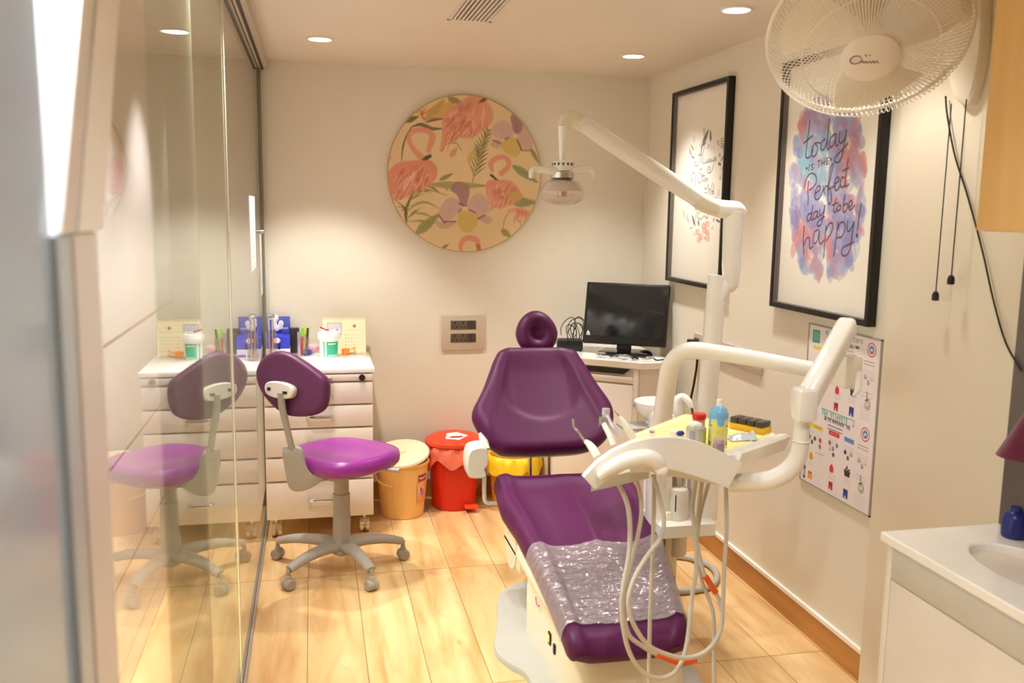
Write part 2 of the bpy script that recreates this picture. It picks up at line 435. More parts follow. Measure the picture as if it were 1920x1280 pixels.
# ================================================================== ROOM
XR, YB, XG, H = 1.716, 4.58, -.237, 2.18
PX = 1.70            # face of the nearer stretch of the right wall
struct('floor', MB().box((-2.6, -2.2, -.06), (2.2, 4.7, 0)), FLOORM, 'pale wood plank floor')
struct('ceiling', MB().box((-2.6, -2.2, H), (2.2, 4.7, H+.06)), CEIL, 'cream ceiling')
struct('wall_back', MB().box((-2.6, YB, 0), (2.2, YB+.1, H)), WALL, 'cream back wall')
struct('wall_right', MB().box((XR, 2.435, 0), (XR+.1, YB, H)), WALL, 'cream right wall with framed prints')
struct('wall_right_near', MB().box((PX, -2.2, 0), (PX+.14, 2.435, H)), PIL, 'nearer stretch of the right wall carrying the fan')
struct('wall_front', MB().box((-2.6, -2.3, 0), (2.2, -2.2, H)), WALL, 'wall behind the viewer')
struct('wall_left', MB().box((-2.7, -2.2, 0), (-2.6, 4.6, H)), WALL, 'far side wall of the corridor')
struct('wall_tile', MB().box((-.75, 1.15, 0), (-.581, 4.03, H)), TILE, 'white tiled wall behind the glass')
b = MB().box((XR-.008, 2.436, 0), (XR, YB, .094)); struct('baseboard_right', b, WOODB, 'brown wood skirting along the right wall')
struct('trim_1', MB().box((XR-.012, 2.436, .094), (XR, YB, .108)), WHITE, 'white strip above the right skirting')
struct('baseboard_back', MB().box((XG, YB-.008, 0), (XR-.009, YB, .094)), WOODB, 'brown wood skirting along the back wall')
struct('trim_2', MB().box((XR-.005, YB-.03, .1), (XR, YB-.001, H), .002), WALL, 'thin bead in the back right corner')
GP = mat('dark_grey_panel', (96, 88, 84), .35, coat=.2)
struct('trim_3', MB().box((PX-.006, .6, .727), (PX-.0005, 1.9, 1.466)), GP, 'dark grey splash panel over the vanity')

# ---- glass partition
struct('window_1', MB().box((XG-.004, 1.10, .012), (XG, 2.03, H-.05)), GLASS, 'nearest clear glass pane of the partition')
struct('window_2', MB().box((XG-.0085, 1.52, .012), (XG-.005, 2.79, H-.05)), GLASSG, 'sliding glass pane overlapping behind')
struct('window_3', MB().box((XG-.004, 2.792, .012), (XG, 4.545, H-.05)), GLASS, 'farthest clear glass pane beside the drawer cabinet')
EDGE = mat('pale_glass_edge', (214, 206, 186), .3)
struct('trim_4', MB().box((XG-.003, 2.0305, .012), (XG-.0008, 2.0335, H-.05)).box((XG-.003, 2.788, .012), (XG-.0008, 2.7915, H-.05)), EDGE, 'pane joints of the glass partition')
struct('trim_5', MB().box((XG-.014, 4.545, 0), (XG+.008, YB, H-.05)), mat('seal_grey_green', (120, 118, 100), .5), 'end seal of the partition at the back wall')
t = MB(); t.box((XG-.045, 1.0, H-.045), (XG+.04, YB, H), .002); t.mat(1)
t.box((XG+.012, 1.0, H-.0465), (XG+.024, YB, H-.043)); t.box((XG-.002, 1.0, H-.0465), (XG+.002, YB, H-.043)); t.box((XG-.03, 1.0, H-.0465), (XG-.024, YB, H-.043))
struct('trim_6', t, [ALU, DARKB], 'ceiling track of the glass partition')
t = MB().box((XG-.012, .4, 0), (XG+.01, YB, .012), .002); t.mat(1).box((XG-.002, .4, .0118), (XG+.001, YB, .0125))
struct('trim_7', t, [mat('floor_track_steel', (168, 158, 140), .4, metal=.4), DARKB], 'floor track of the glass partition')
# ---- near leaf and jamb at the left edge
def frosted():
    m = bpy.data.materials.new('frosted_pale_leaf'); m.use_nodes = True; nt = m.node_tree; N = nt.nodes; L = nt.links; b = N['Principled BSDF']; out = N['Material Output']
    nz = N.new('ShaderNodeTexNoise'); nz.inputs['Scale'].default_value = 3.; cr = N.new('ShaderNodeValToRGB'); cr.color_ramp.elements[0].color = rgba((192, 206, 216)); cr.color_ramp.elements[1].color = rgba((202, 212, 220))
    L.new(nz.outputs['Fac'], cr.inputs['Fac']); L.new(cr.outputs['Color'], b.inputs['Base Color']); b.inputs['Roughness'].default_value = .1; b.inputs['Specular IOR Level'].default_value = .5; b.inputs['Coat Weight'].default_value = .3
    tl = N.new('ShaderNodeBsdfTranslucent'); L.new(cr.outputs['Color'], tl.inputs['Color']); mx = N.new('ShaderNodeMixShader'); mx.inputs[0].default_value = .4
    L.new(b.outputs[0], mx.inputs[1]); L.new(tl.outputs[0], mx.inputs[2]); L.new(mx.outputs[0], out.inputs['Surface'])
    return m
LEAF = frosted()
dl = bpy.data.lights.new('leaf_backlight', 'AREA'); dl.shape = 'RECTANGLE'; dl.size = 1.5; dl.size_y = 1.5; dl.energy = 30.; dl.color = (.95, .97, 1.)  # cool area lamp added in the corridor to light the leaf; no window there
do = bpy.data.objects.new('leaf_backlight', dl); COL.objects.link(do); do.location = (-2.55, .1, 1.25); do.rotation_euler = (0, -PI/2, 0)
d1 = MB().box((XG-.016, -.4, .01), (XG-.004, .926, H-.05)); struct('door_1', d1, LEAF, 'pale grey glossy sliding leaf at the left edge')
j = MB(); y0, y1, y2 = .926, .98, 1.085
j.box((XG-.05, y0, 0), (XG+.003, y1-.003, 1.469), .002); j.mat(1).box((XG-.045, y1-.004, 0), (XG+.001, y1+.004, 1.469)); j.mat(2).box((XG-.05, y1+.003, 0), (XG+.004, y2, 1.469), .002)
SEAL = mat('brown_sealant', (128, 98, 62), .8, var=.3, vscale=14)
struct('trim_8', j, [mat('blue_grey_jamb', (186, 200, 214), .3), SEAL, mat('lilac_white_jamb', (226, 220, 220), .35)], 'jamb post with a brown sealant joint')
j = MB(); ln = lambda y, z: y+(z-1.47)*.545
def slab(ya, yb, x0, x1): j.prism([(x0, ln(ya, 1.47), 1.47), (x0, ln(yb, 1.47), 1.47), (x0, ln(yb, 2.12), 2.12), (x0, ln(ya, 2.12), 2.12)], (x1-x0, 0, 0))
slab(.93, .982, XG-.05, XG+.006); j.mat(1); slab(.98, .988, XG-.045, XG+.003); j.mat(2); slab(.986, 1.098, XG-.05, XG+.008)
struct('trim_9', j, [mat('grey_white_board', (232, 232, 234), .15, coat=.4), SEAL, mat('bright_white_board', (250, 249, 246), .25)], 'slanted white board above the jamb')
# paper notes stuck on the glass
def note(name, Y0, Y1, z0, z1, label):
    cv = Canvas(Y1-Y0, z1-z0, 300, (242, 241, 243))
    for k in range(7):
        y = (z1-z0)*(.9-.12*k); cv.stroke([((Y1-Y0)*.15, y), ((Y1-Y0)*random.uniform(.5, .85), y)], .006, random.choice([(190, 200, 225), (215, 205, 190), (200, 190, 205)]), .8)
    cv.blob(((Y1-Y0)*.4, (z1-z0)*.3), .02, .03, (200, 208, 226), .8)
    b = MB().box((XG+.0005, Y0, z0), (XG+.0013, Y1, z1)).build(name, PRINTW); tag(b, label, 'paper', 'notes stuck on the glass')
    canvas_mesh('printed_face', cv, (XG+.0018, Y1, z0), (0, -1, 0), (0, 0, 1), b)
note('paper_notice', 3.66, 3.98, 1.24, 1.535, 'wider white paper notice stuck on the glass pane')
note('paper_strip', 4.33, 4.43, 1.085, 1.365, 'narrow white paper strip on the glass beside the end seal')
lk = MB().cyl((XG+.0003, 4.38, 1.378), (XG+.016, 4.38, 1.378), .009); tag(lk.build('glass_lock', STEEL), 'small round steel glass lock near the end seal', 'lock')

# ---- downlights (fixtures + real light), then unseen spots without fixtures
def downlight(x, y, power, k, size=90, blend=.4):
    r = thing('ceiling_downlight', k, 'ceiling light', (x, y, H), 'recessed ceiling downlights')
    MB().lathe([(.047, -.0005), (.055, -.0005), (.056, -.003), (.054, -.006), (.046, -.006), (.045, -.002)], (x, y, H), n=36).build('trim_ring', WHITE, r)
    MB().lathe([(.0005, -.004), (.045, -.004), (.045, -.0015), (.0005, -.0015)], (x, y, H), n=32).build('diffuser', LAMP, r)
    spot(x, y, power, size, blend=blend)
def spot(x, y, power, size=90, z=H-.012, blend=.4, col=(1., .972, .92)):
    l = bpy.data.lights.new('downlight_or_fill_beam', 'SPOT'); l.energy = power; l.spot_size = math.radians(size); l.spot_blend = blend; l.shadow_soft_size = .04  # used for fixture beams and for added fill spots alike
    l.color = col
    o = bpy.data.objects.new('downlight_or_fill_beam', l); COL.objects.link(o); o.location = (x, y, z)
PW = 82.
downlight(.042, 3.943, PW*.9, 'glowing round downlight above the drawer cabinet, near the glass')
downlight(1.401, 3.948, PW*.95, 'glowing round downlight above the computer desk corner', 96, .95)
downlight(1.413, 2.964, PW*.6, 'glowing round downlight nearest the wall fan', 84, .9)
for (x, y, p_) in ((.042, 2.964, .45), (.042, 1.98, .10), (1.40, 2.28, .2), (.62, 1.0, .34), (1.2, 1.2, .18)): spot(x, y, PW*p_, 132 if y == 1. else 100, blend=.5)  # unseen spots without fixtures; the widest is added to brighten the jamb board
for (x, y, p_) in ((-1.5, 2.6, .6), (-1.4, 4.0, .8), (-1.3, 1., .6)): spot(x, y, PW*p_, 100, col=(1, .97, .93))  # unseen corridor fill, added to brighten what shows through the glass
for (x, y, p_, a_) in ((-.31, 1.2, .75, 110), (-.31, 1.9, .75, 110), (-.31, 2.6, .7, 100), (-.33, 3.4, .6, 80), (-.45, 4.12, .6, 62)): spot(x, y, PW*p_*2.3, a_, blend=.7, col=(1, .96, .94))  # unseen fill added beside the tile wall to wash out reflections in the glass
# ---- ceiling air vent
r = thing('ceiling_vent', 'long slatted air vent in the ceiling', 'air vent', (.57, 2.95, H))
MB().box((.490, 2.45, H-.004), (.505, 3.41, H)).box((.643, 2.45, H-.004), (.658, 3.41, H)).box((.490, 3.395, H-.004), (.658, 3.41, H)).box((.490, 2.45, H-.004), (.658, 2.465, H)).build('frame', CREAMW, r)
MB().box((.505, 2.465, H-.0012), (.643, 3.395, H-.0002)).build('backing', mat('vent_dark', (52, 40, 30), .8), r)
for k in range(9):
    x = .505+.138*(k+.5)/9; MB().box((x-.0042, 2.465, H-.006), (x+.0042, 3.395, H-.0013)).build('slat', CREAMW, r)

# ================================================================== WALL ART
# round flamingo panel
AC = np.array([.753, YB-.022, 1.668]); AR = .3885
art = thing('round_wall_panel', 'round wall panel printed with pink flamingos, orchids and leaves', 'wall art', (AC[0], YB, AC[2]))
MB().lathe([(AR-.004, 0), (AR, .003), (AR, .02), (AR-.01, .0215)], (AC[0], YB-.0225, AC[2]), (0, 1, 0), 96).build('backing_board', mat('tan_board_edge', (196, 160, 108), .6), art)
cv = Canvas(2*AR, 2*AR, 520, (226, 200, 156))
def Z(x, y):
    p = atY(700+x/3.879, 160+y/3.879, AC[1]-.001); return (p[0]-AC[0]+AR, p[2]-AC[2]+AR)
def zs(L): return [Z(*q) for q in L]
K = 1/3.879*4.55/1700
OL, OLD, GR, BRN = (150, 140, 84), (112, 100, 62), (146, 146, 104), (112, 84, 74)
PK, PKD, PKL = (222, 152, 126), (188, 108, 86), (240, 190, 166)
MV, MVD, YL = (206, 172, 164), (124, 96, 108), (212, 182, 104)
for k in range(60): cv.blob((random.uniform(0, 2*AR), random.uniform(0, 2*AR)), .07, .05, (232, 208, 164) if k % 2 else (218, 190, 144), .25, random.uniform(0, 3), .06)
def leaf(a, bb, w, col, al=.9):
    a, bb = np.array(a, float), np.array(bb, float); d = bb-a; n = np.array([-d[1], d[0]])/max(np.hypot(*d), 1)*w
    cv.poly(zs([a, a+.3*d+n, a+.65*d+.8*n, bb, a+.65*d-.8*n, a+.3*d-n]), col, al, .002, True); cv.stroke(zs([a, bb]), 3*K, tuple(int(c*.75) for c in col), .5)
def feath(poly, n, base=PK):
    cv.poly(zs(poly), base, .95, .003, True)
    P = np.array(poly, float); c = P.mean(0); lo, hi = P.min(0), P.max(0)
    for k in range(n//3):
        q = c+(P[random.randrange(len(P))]-c)*random.uniform(0, .75); cv.blob(Z(*q), 34*K, 22*K, random.choice([PKL, PKD, (214, 132, 104), (232, 176, 150)]), .3, random.uniform(0, 3), .012)
    for k in range(int(n*1.6)):
        q = c+(P[random.randrange(len(P))]-c)*random.uniform(0, .85); dx, dy = random.uniform(-45, -15), random.uniform(40, 80)
        cv.stroke(zs([q, q+np.array([dx*.4, dy*.5]), q+np.array([dx, dy])]), [1.5*K, 7*K, 1.5*K], random.choice([PKD, PKL, (176, 92, 70), (206, 118, 90), (246, 204, 182)]), .65)
# foliage
leaf((400, 235), (600, 120), 45, (214, 170, 92)); leaf((370, 260), (520, 100), 30, (196, 160, 96)); leaf((540, 90), (650, 130), 22, OL); leaf((230, 265), (330, 225), 20, OLD)
for a in ((310, 190), (330, 160), (360, 150), (390, 150), (420, 170)): cv.stroke(zs([a, (355, 220), (375, 262)]), [4*K, 9*K, 4*K], (200, 110, 62), .9)
cv.stroke(zs([(385, 270), (440, 250), (540, 240)]), [8*K, 22*K, 6*K], BRN, .85); cv.stroke(zs([(280, 300), (350, 285), (430, 315), (520, 312)]), [8*K, 26*K, 24*K, 6*K], BRN, .85)
cv.stroke(zs([(205, 550), (215, 450), (240, 370), (275, 310)]), [5*K, 12*K, 10*K, 8*K], (96, 84, 74), .9)
def frond(stem, nleaf, ln_, col, ang0=.6, side=(1, -1), w=7):
    S = [p[:2] for p in spline([(q[0], q[1], 0) for q in stem], 8)]; cv.stroke(zs(S), 7*K, col, 1., 1)
    for k in range(2, len(S)-1, max(1, len(S)//nleaf)):
        d = nrm(S[k+1]-S[k-1])
        for sgn in side:
            a = math.atan2(d[1], d[0])+sgn*ang0; L = ln_*(1-.45*k/len(S)); e = S[k]+L*np.array([math.cos(a), math.sin(a)])
            m_ = (S[k]+e)/2+8*np.array([math.sin(a), -math.cos(a)])*sgn
            cv.stroke(zs([S[k], m_, e]), [3*K, w*2*K, 2*K], col if random.random() < .6 else OLD, .9)
frond([(720, 705), (760, 560), (785, 450), (840, 320)], 9, 120, OL)
frond([(240, 1010), (250, 900), (300, 780), (420, 720), (560, 700)], 6, 150, OL, .8, (1,))
for a, m_, e in (((255, 840), (380, 760), (540, 800)), ((265, 880), (380, 850), (480, 895)), ((270, 925), (370, 935), (450, 970)), ((255, 990), (350, 985), (460, 1005))): cv.stroke(zs([a, m_, e]), [5*K, 16*K, 3*K], OL, .9)
for e in ((150, 830), (170, 880), (190, 930), (300, 740), (330, 700)): cv.stroke(zs([(240, 1000), (235, 900), e]), [5*K, 14*K, 3*K], OLD, .8)
leaf((420, 725), (840, 730), 26, (168, 160, 108)); leaf((480, 690), (580, 640), 16, OL); leaf((305, 1085), (485, 930), 34, (150, 146, 90)); leaf((1010, 580), (1200, 710), 28, GR); leaf((1140, 450), (1205, 570), 16, GR)
leaf((1000, 850), (1190, 850), 34, GR); leaf((930, 1050), (1000, 1100), 24, OL); leaf((500, 1185), (550, 1155), 8, OLD)
cv.stroke(zs([(970, 940), (950, 1000), (940, 1060)]), 6*K, OL); cv.stroke(zs([(1040, 960), (1070, 1000), (1075, 1040)]), 6*K, PKD)
cv.stroke(zs([(680, 400), (660, 520), (655, 690)]), 8*K, PKL); cv.stroke(zs([(590, 560), (640, 585), (655, 620)]), 5*K, PKL)
cv.stroke(zs([(530, 430), (600, 420), (640, 470)]), 6*K, OL); leaf((560, 520), (610, 450), 22, (214, 158, 120)); leaf((690, 560), (740, 460), 26, (206, 184, 110))
# flamingos
feath([(500, 260), (550, 170), (640, 115), (720, 70), (800, 95), (865, 170), (865, 260), (800, 330), (700, 385), (600, 375), (545, 400), (500, 480), (484, 470), (500, 360)], 90)
cv.stroke(zs([(805, 140), (800, 220), (790, 290)]), [4*K, 14*K, 4*K], (240, 190, 160), .9); cv.poly(zs([(760, 130), (800, 90), (835, 85), (820, 110), (790, 125)]), (92, 74, 52), .95)
feath([(108, 640), (180, 565), (290, 545), (400, 540), (460, 590), (460, 660), (400, 740), (300, 775), (200, 830), (125, 810)], 80, (220, 142, 116))
cv.stroke(zs([(355, 530), (310, 480), (270, 420), (262, 370), (290, 335), (345, 322), (400, 335), (430, 375), (415, 430), (400, 480)]), [46*K, 44*K, 40*K, 36*K, 36*K, 34*K, 40*K, 46*K, 44*K, 30*K], PK, 1.)
cv.stroke(zs([(320, 470), (280, 400), (285, 345)]), 10*K, PKL, .7); cv.poly(zs([(350, 545), (375, 515), (420, 498), (425, 520), (390, 545)]), (92, 82, 60), 1.)
feath([(825, 700), (900, 685), (1000, 695), (1070, 770), (1075, 830), (1000, 870), (920, 895), (850, 870), (822, 790)], 50)
cv.stroke(zs([(930, 640), (975, 600), (985, 550), (940, 520), (885, 535), (855, 570), (865, 620)]), [40*K, 38*K, 34*K, 34*K, 36*K, 42*K, 26*K], PK, 1.); cv.poly(zs([(845, 640), (870, 650), (910, 690), (890, 690), (850, 660)]), (92, 82, 60), 1.)
feath([(970, 910), (1050, 890), (1140, 920), (1130, 950), (1040, 930)], 18); leaf((985, 810), (1080, 800), 34, (200, 180, 96))
cv.stroke(zs([(640, 1210), (640, 1150), (670, 1115), (715, 1110), (755, 1130), (765, 1165)]), [30*K, 38*K, 40*K, 40*K, 40*K, 28*K], PK, 1.)
cv.stroke(zs([(760, 1165), (770, 1200)]), 30*K, PKD, .9); cv.stroke(zs([(110, 550), (130, 520)]), 14*K, PK)
# orchids
def petal(p, c=MV):
    cv.poly(zs(p), c, .92, .003, True); P = np.array(p, float); ce = P.mean(0)
    for k in range(6): cv.stroke(zs([ce, ce+(P[k % len(P)]-ce)*.8]), 4*K, tuple(int(x*.86) for x in c), .4)
petal([(860, 320), (890, 270), (950, 255), (1010, 300), (1010, 380), (940, 390), (880, 370)]); petal([(1050, 330), (1090, 290), (1140, 360), (1160, 440), (1110, 460), (1060, 420)]); petal([(1000, 225), (1040, 215), (1085, 280), (1070, 340), (1030, 350), (1010, 300)], (160, 122, 124))
petal([(850, 430), (900, 390), (950, 420), (900, 460)], (206, 170, 150)); cv.poly(zs([(935, 420), (990, 380), (1050, 390), (1080, 450), (1040, 520), (980, 500), (940, 470)]), YL, .9, .003, True)
petal([(480, 900), (540, 820), (610, 830), (640, 890), (600, 950), (530, 990), (490, 950)]); petal([(690, 850), (740, 790), (800, 800), (845, 860), (820, 930), (750, 960), (690, 910)]); petal([(560, 760), (590, 710), (640, 700), (690, 730), (700, 770), (680, 860), (640, 880), (610, 800)], (166, 128, 128))
petal([(450, 990), (520, 990), (600, 1000), (540, 1040), (480, 1035)], (206, 168, 148)); petal([(760, 970), (820, 940), (865, 980), (830, 1010)], (206, 168, 148))
cv.poly(zs([(615, 960), (640, 920), (720, 915), (755, 960), (745, 1030), (690, 1070), (630, 1040)]), YL, .95, .003, True)
for q in ((480, 950, 520, 1000), (520, 990, 600, 990), (760, 970, 810, 945), (620, 920, 640, 900), (700, 905, 740, 925), (620, 860, 680, 875), (870, 400, 920, 420), (960, 390, 985, 380), (1045, 395, 1075, 460), (1075, 470, 1140, 475)): cv.stroke(zs([q[:2], q[2:]]), 11*K, MVD, .85)
nr, ns = 130, 300; rr, aa = np.meshgrid(np.linspace(0, AR-.004, nr+1)[1:], np.arange(ns)*2*PI/ns, indexing='ij')
u, v = (AR+rr*np.cos(aa)).ravel(), (AR+rr*np.sin(aa)).ravel(); u, v = np.append(u, AR), np.append(v, AR)
V = np.stack([AC[0]-AR+u, np.full_like(u, YB-.0235), AC[2]-AR+v], 1); F = []
for i in range(nr-1):
    for k in range(ns): F.append([i*ns+k, i*ns+(k+1) % ns, (i+1)*ns+(k+1) % ns, (i+1)*ns+k])
F += [[nr*ns, k, (k+1) % ns] for k in range(ns)]
color_mesh('printed_face', V, F, cv.sample(u, v), art)

# framed prints on the right wall
def framed(name, Y0, Y1, z0, z1, label, paint):
    r = thing(name, label, 'framed picture', (XR, (Y0+Y1)/2, z0), 'framed lettering prints')
    w, xf = .019, XR-.032
    f = MB()
    for lo, hi in (((xf, Y0, z0), (XR-.001, Y0+w, z1)), ((xf, Y1-w, z0), (XR-.001, Y1, z1)), ((xf, Y0+w, z0), (XR-.001, Y1-w, z0+w)), ((xf, Y0+w, z1-w), (XR-.001, Y1-w, z1))): f.box(lo, hi, .0015)
    f.build('frame', FRAMEB, r)
    g = MB(); t_ = .0015
    g.box((xf+.004, Y1-w-t_, z0+w), (XR-.006, Y1-w, z1-w)).box((xf+.004, Y0+w, z0+w), (XR-.006, Y0+w+t_, z1-w)).box((xf+.004, Y0+w, z1-w-t_), (XR-.006, Y1-w, z1-w)).box((xf+.004, Y0+w, z0+w), (XR-.006, Y1-w, z0+w+t_))
    g.build('frame_lining', GREYIN, r)
    xp = XR-.008; MB().box((xp, Y0+w, z0+w), (XR-.001, Y1-w, z1-w)).build('backing_board', PRINTW, r)
    cv = Canvas(Y1-Y0-2*w, z1-z0-2*w, 430, (250, 246, 241))
    def mp(px, py):
        p = atX(px, py, xp-.0006); return (Y1-w-p[1], p[2]-z0-w)
    paint(cv, mp); canvas_mesh('print', cv, (xp-.0006, Y1-w, z0+w), (0, -1, 0), (0, 0, 1), r)
    MB().box((xf+.008, Y0+w, z0+w), (xf+.0095, Y1-w, z1-w)).build('glazing', GLAZE, r)
def paint_today(cv, mp):
    A = lambda L: [mp(1460+x/6.4, 200+y/6.4) for x, y in L]; B = lambda L: [mp(1460+x/6.4, 360+y/6.4) for x, y in L]
    rs = random.Random(5)
    cols = [(138, 144, 206), (160, 176, 220), (150, 154, 214), (160, 126, 186), (190, 168, 210), (128, 142, 200), (218, 146, 166), (178, 184, 226), (146, 150, 208)]
    for pas in range(2):
        for k in range(300):
            t, q = rs.uniform(0, 2*PI), rs.random()**.5
            ct, st = math.cos(t), math.sin(t)
            x = 590+q*430*(abs(ct)**.7)*np.sign(ct)-.035*(q*1060*st); y = 980+q*1050*(abs(st)**.7)*np.sign(st)
            pink = math.exp(-((x-1000)/150)**2-((y-740)/320)**2)+math.exp(-((x-260)/90)**2-((y-200)/200)**2)+math.exp(-((x-260)/160)**2-((y-1640)/140)**2)+.8*math.exp(-((x-560)/130)**2-((y-1820)/130)**2)+.5*math.exp(-((x-820)/120)**2-((y-560)/160)**2)+.7*math.exp(-((x-260)/60)**2-((y-1380)/60)**2)
            c = (216, 140, 152) if rs.random() < pink*.75 else cols[rs.randrange(len(cols))]
            if 240 < x < 620 and 300 < y < 850 and rs.random() < .6: c = (140, 184, 206)
            w_, h_, an = rs.uniform(28, 62), rs.uniform(60, 140), rs.uniform(-.35, .25)
            pts = [(x+w_*math.cos(a)*rs.uniform(.8, 1.15)-math.sin(an)*h_*math.sin(a), y+h_*math.sin(a)*rs.uniform(.8, 1.15)) for a in np.linspace(0, 2*PI, 9)[:-1]]
            cv.poly(A(pts), c, rs.uniform(.3, .6), .002, True)
    ink = (62, 46, 56)
    for L in ([(375, 160), (360, 300), (335, 480), (325, 590), (345, 615), (385, 590), (412, 515)], [(300, 440), (350, 395), (405, 350)], [(435, 440), (402, 500), (395, 570), (420, 600), (455, 560), (465, 480), (440, 440), (470, 430), (500, 440)], [(560, 390), (520, 420), (505, 490), (525, 522), (560, 480), (585, 400)], [(605, 150), (595, 300), (585, 440), (590, 512), (620, 490)], [(680, 325), (630, 370), (610, 450), (635, 485), (670, 430), (692, 335)], [(692, 335), (680, 430), (690, 470), (712, 455)], [(735, 300), (725, 400), (745, 440), (790, 390), (815, 280)], [(815, 280), (795, 400), (770, 540), (740, 640), (700, 670), (668, 650), (690, 590), (760, 520), (830, 440)],
              [(360, 890), (350, 1000), (355, 1100), (350, 1180)], [(310, 980), (320, 900), (360, 820), (410, 800), (450, 840), (450, 910), (410, 970), (370, 1000)], [(440, 1040), (490, 1000), (500, 960), (470, 955), (440, 1020), (435, 1090), (460, 1115), (500, 1080), (530, 1000)], [(532, 950), (548, 1050)], [(545, 1000), (565, 950), (592, 960)], [(590, 1000), (640, 770), (655, 695), (640, 690), (620, 760), (600, 900), (590, 1050), (595, 1150), (615, 1165), (635, 1100), (620, 1000), (600, 990)], [(600, 985), (680, 950)], [(670, 930), (720, 890), (720, 850), (690, 860), (670, 930), (680, 1000), (710, 995), (742, 940)], [(790, 850), (760, 850), (740, 910), (750, 960), (780, 960), (800, 920)], [(835, 620), (815, 760), (800, 900), (805, 960), (840, 930)], [(770, 770), (840, 735)]):
        cv.stroke(A(L), .005, ink, .95)
    for L in ([(368, 690), (362, 765)], [(415, 690), (392, 700), (400, 725), (415, 740), (392, 765)], [(470, 655), (505, 640)], [(488, 650), (480, 725)], [(520, 640), (515, 710)], [(555, 630), (548, 705)], [(518, 680), (552, 665)], [(580, 620), (570, 695)], [(580, 620), (605, 610)], [(575, 660), (598, 650)], [(570, 695), (598, 680)], [(330, 735), (338, 730), (342, 745), (332, 750), (330, 735)], [(620, 625), (630, 620), (634, 638), (622, 640), (620, 625)]):
        cv.stroke(A(L), .0042, ink, .85)
    for L in ([(395, 250), (355, 270), (340, 320), (355, 350), (385, 310), (400, 250)], [(410, 160), (395, 260), (390, 330), (410, 330)], [(460, 230), (425, 250), (415, 310), (435, 320), (460, 270), (467, 230)], [(467, 230), (460, 300), (482, 300)], [(495, 210), (490, 270), (510, 280), (540, 230), (555, 160)], [(555, 160), (540, 270), (510, 380), (480, 410), (460, 385), (490, 340), (550, 290)], [(690, 75), (665, 180), (660, 235), (680, 240), (695, 200)], [(640, 160), (715, 125)], [(730, 150), (700, 190), (705, 225), (735, 210), (745, 165), (730, 150)], [(800, 30), (780, 130), (775, 230), (800, 235), (825, 180), (815, 135), (785, 160)], [(840, 190), (880, 150), (875, 105), (850, 120), (840, 180), (860, 215), (910, 160)],
              [(305, 410), (295, 560), (300, 740)], [(300, 640), (335, 560), (365, 550), (370, 620), (375, 680), (410, 650)], [(475, 450), (430, 480), (415, 570), (430, 620), (465, 580), (490, 470)], [(490, 470), (485, 590), (510, 620), (540, 580)], [(570, 400), (555, 560), (540, 790)], [(560, 480), (600, 390), (640, 370), (650, 420), (620, 510), (570, 585)], [(715, 360), (690, 540), (660, 770)], [(700, 460), (740, 370), (790, 370), (795, 440), (760, 530), (700, 550)], [(830, 350), (820, 440), (845, 470), (890, 400), (905, 360)], [(905, 360), (880, 520), (850, 700), (800, 765), (755, 740), (770, 670), (840, 630), (900, 600)], [(990, 150), (965, 290), (945, 460)]):
        cv.stroke(B(L), .005, ink, .95)
    cv.blob(B([(940, 520)])[0], .006, .008, ink)
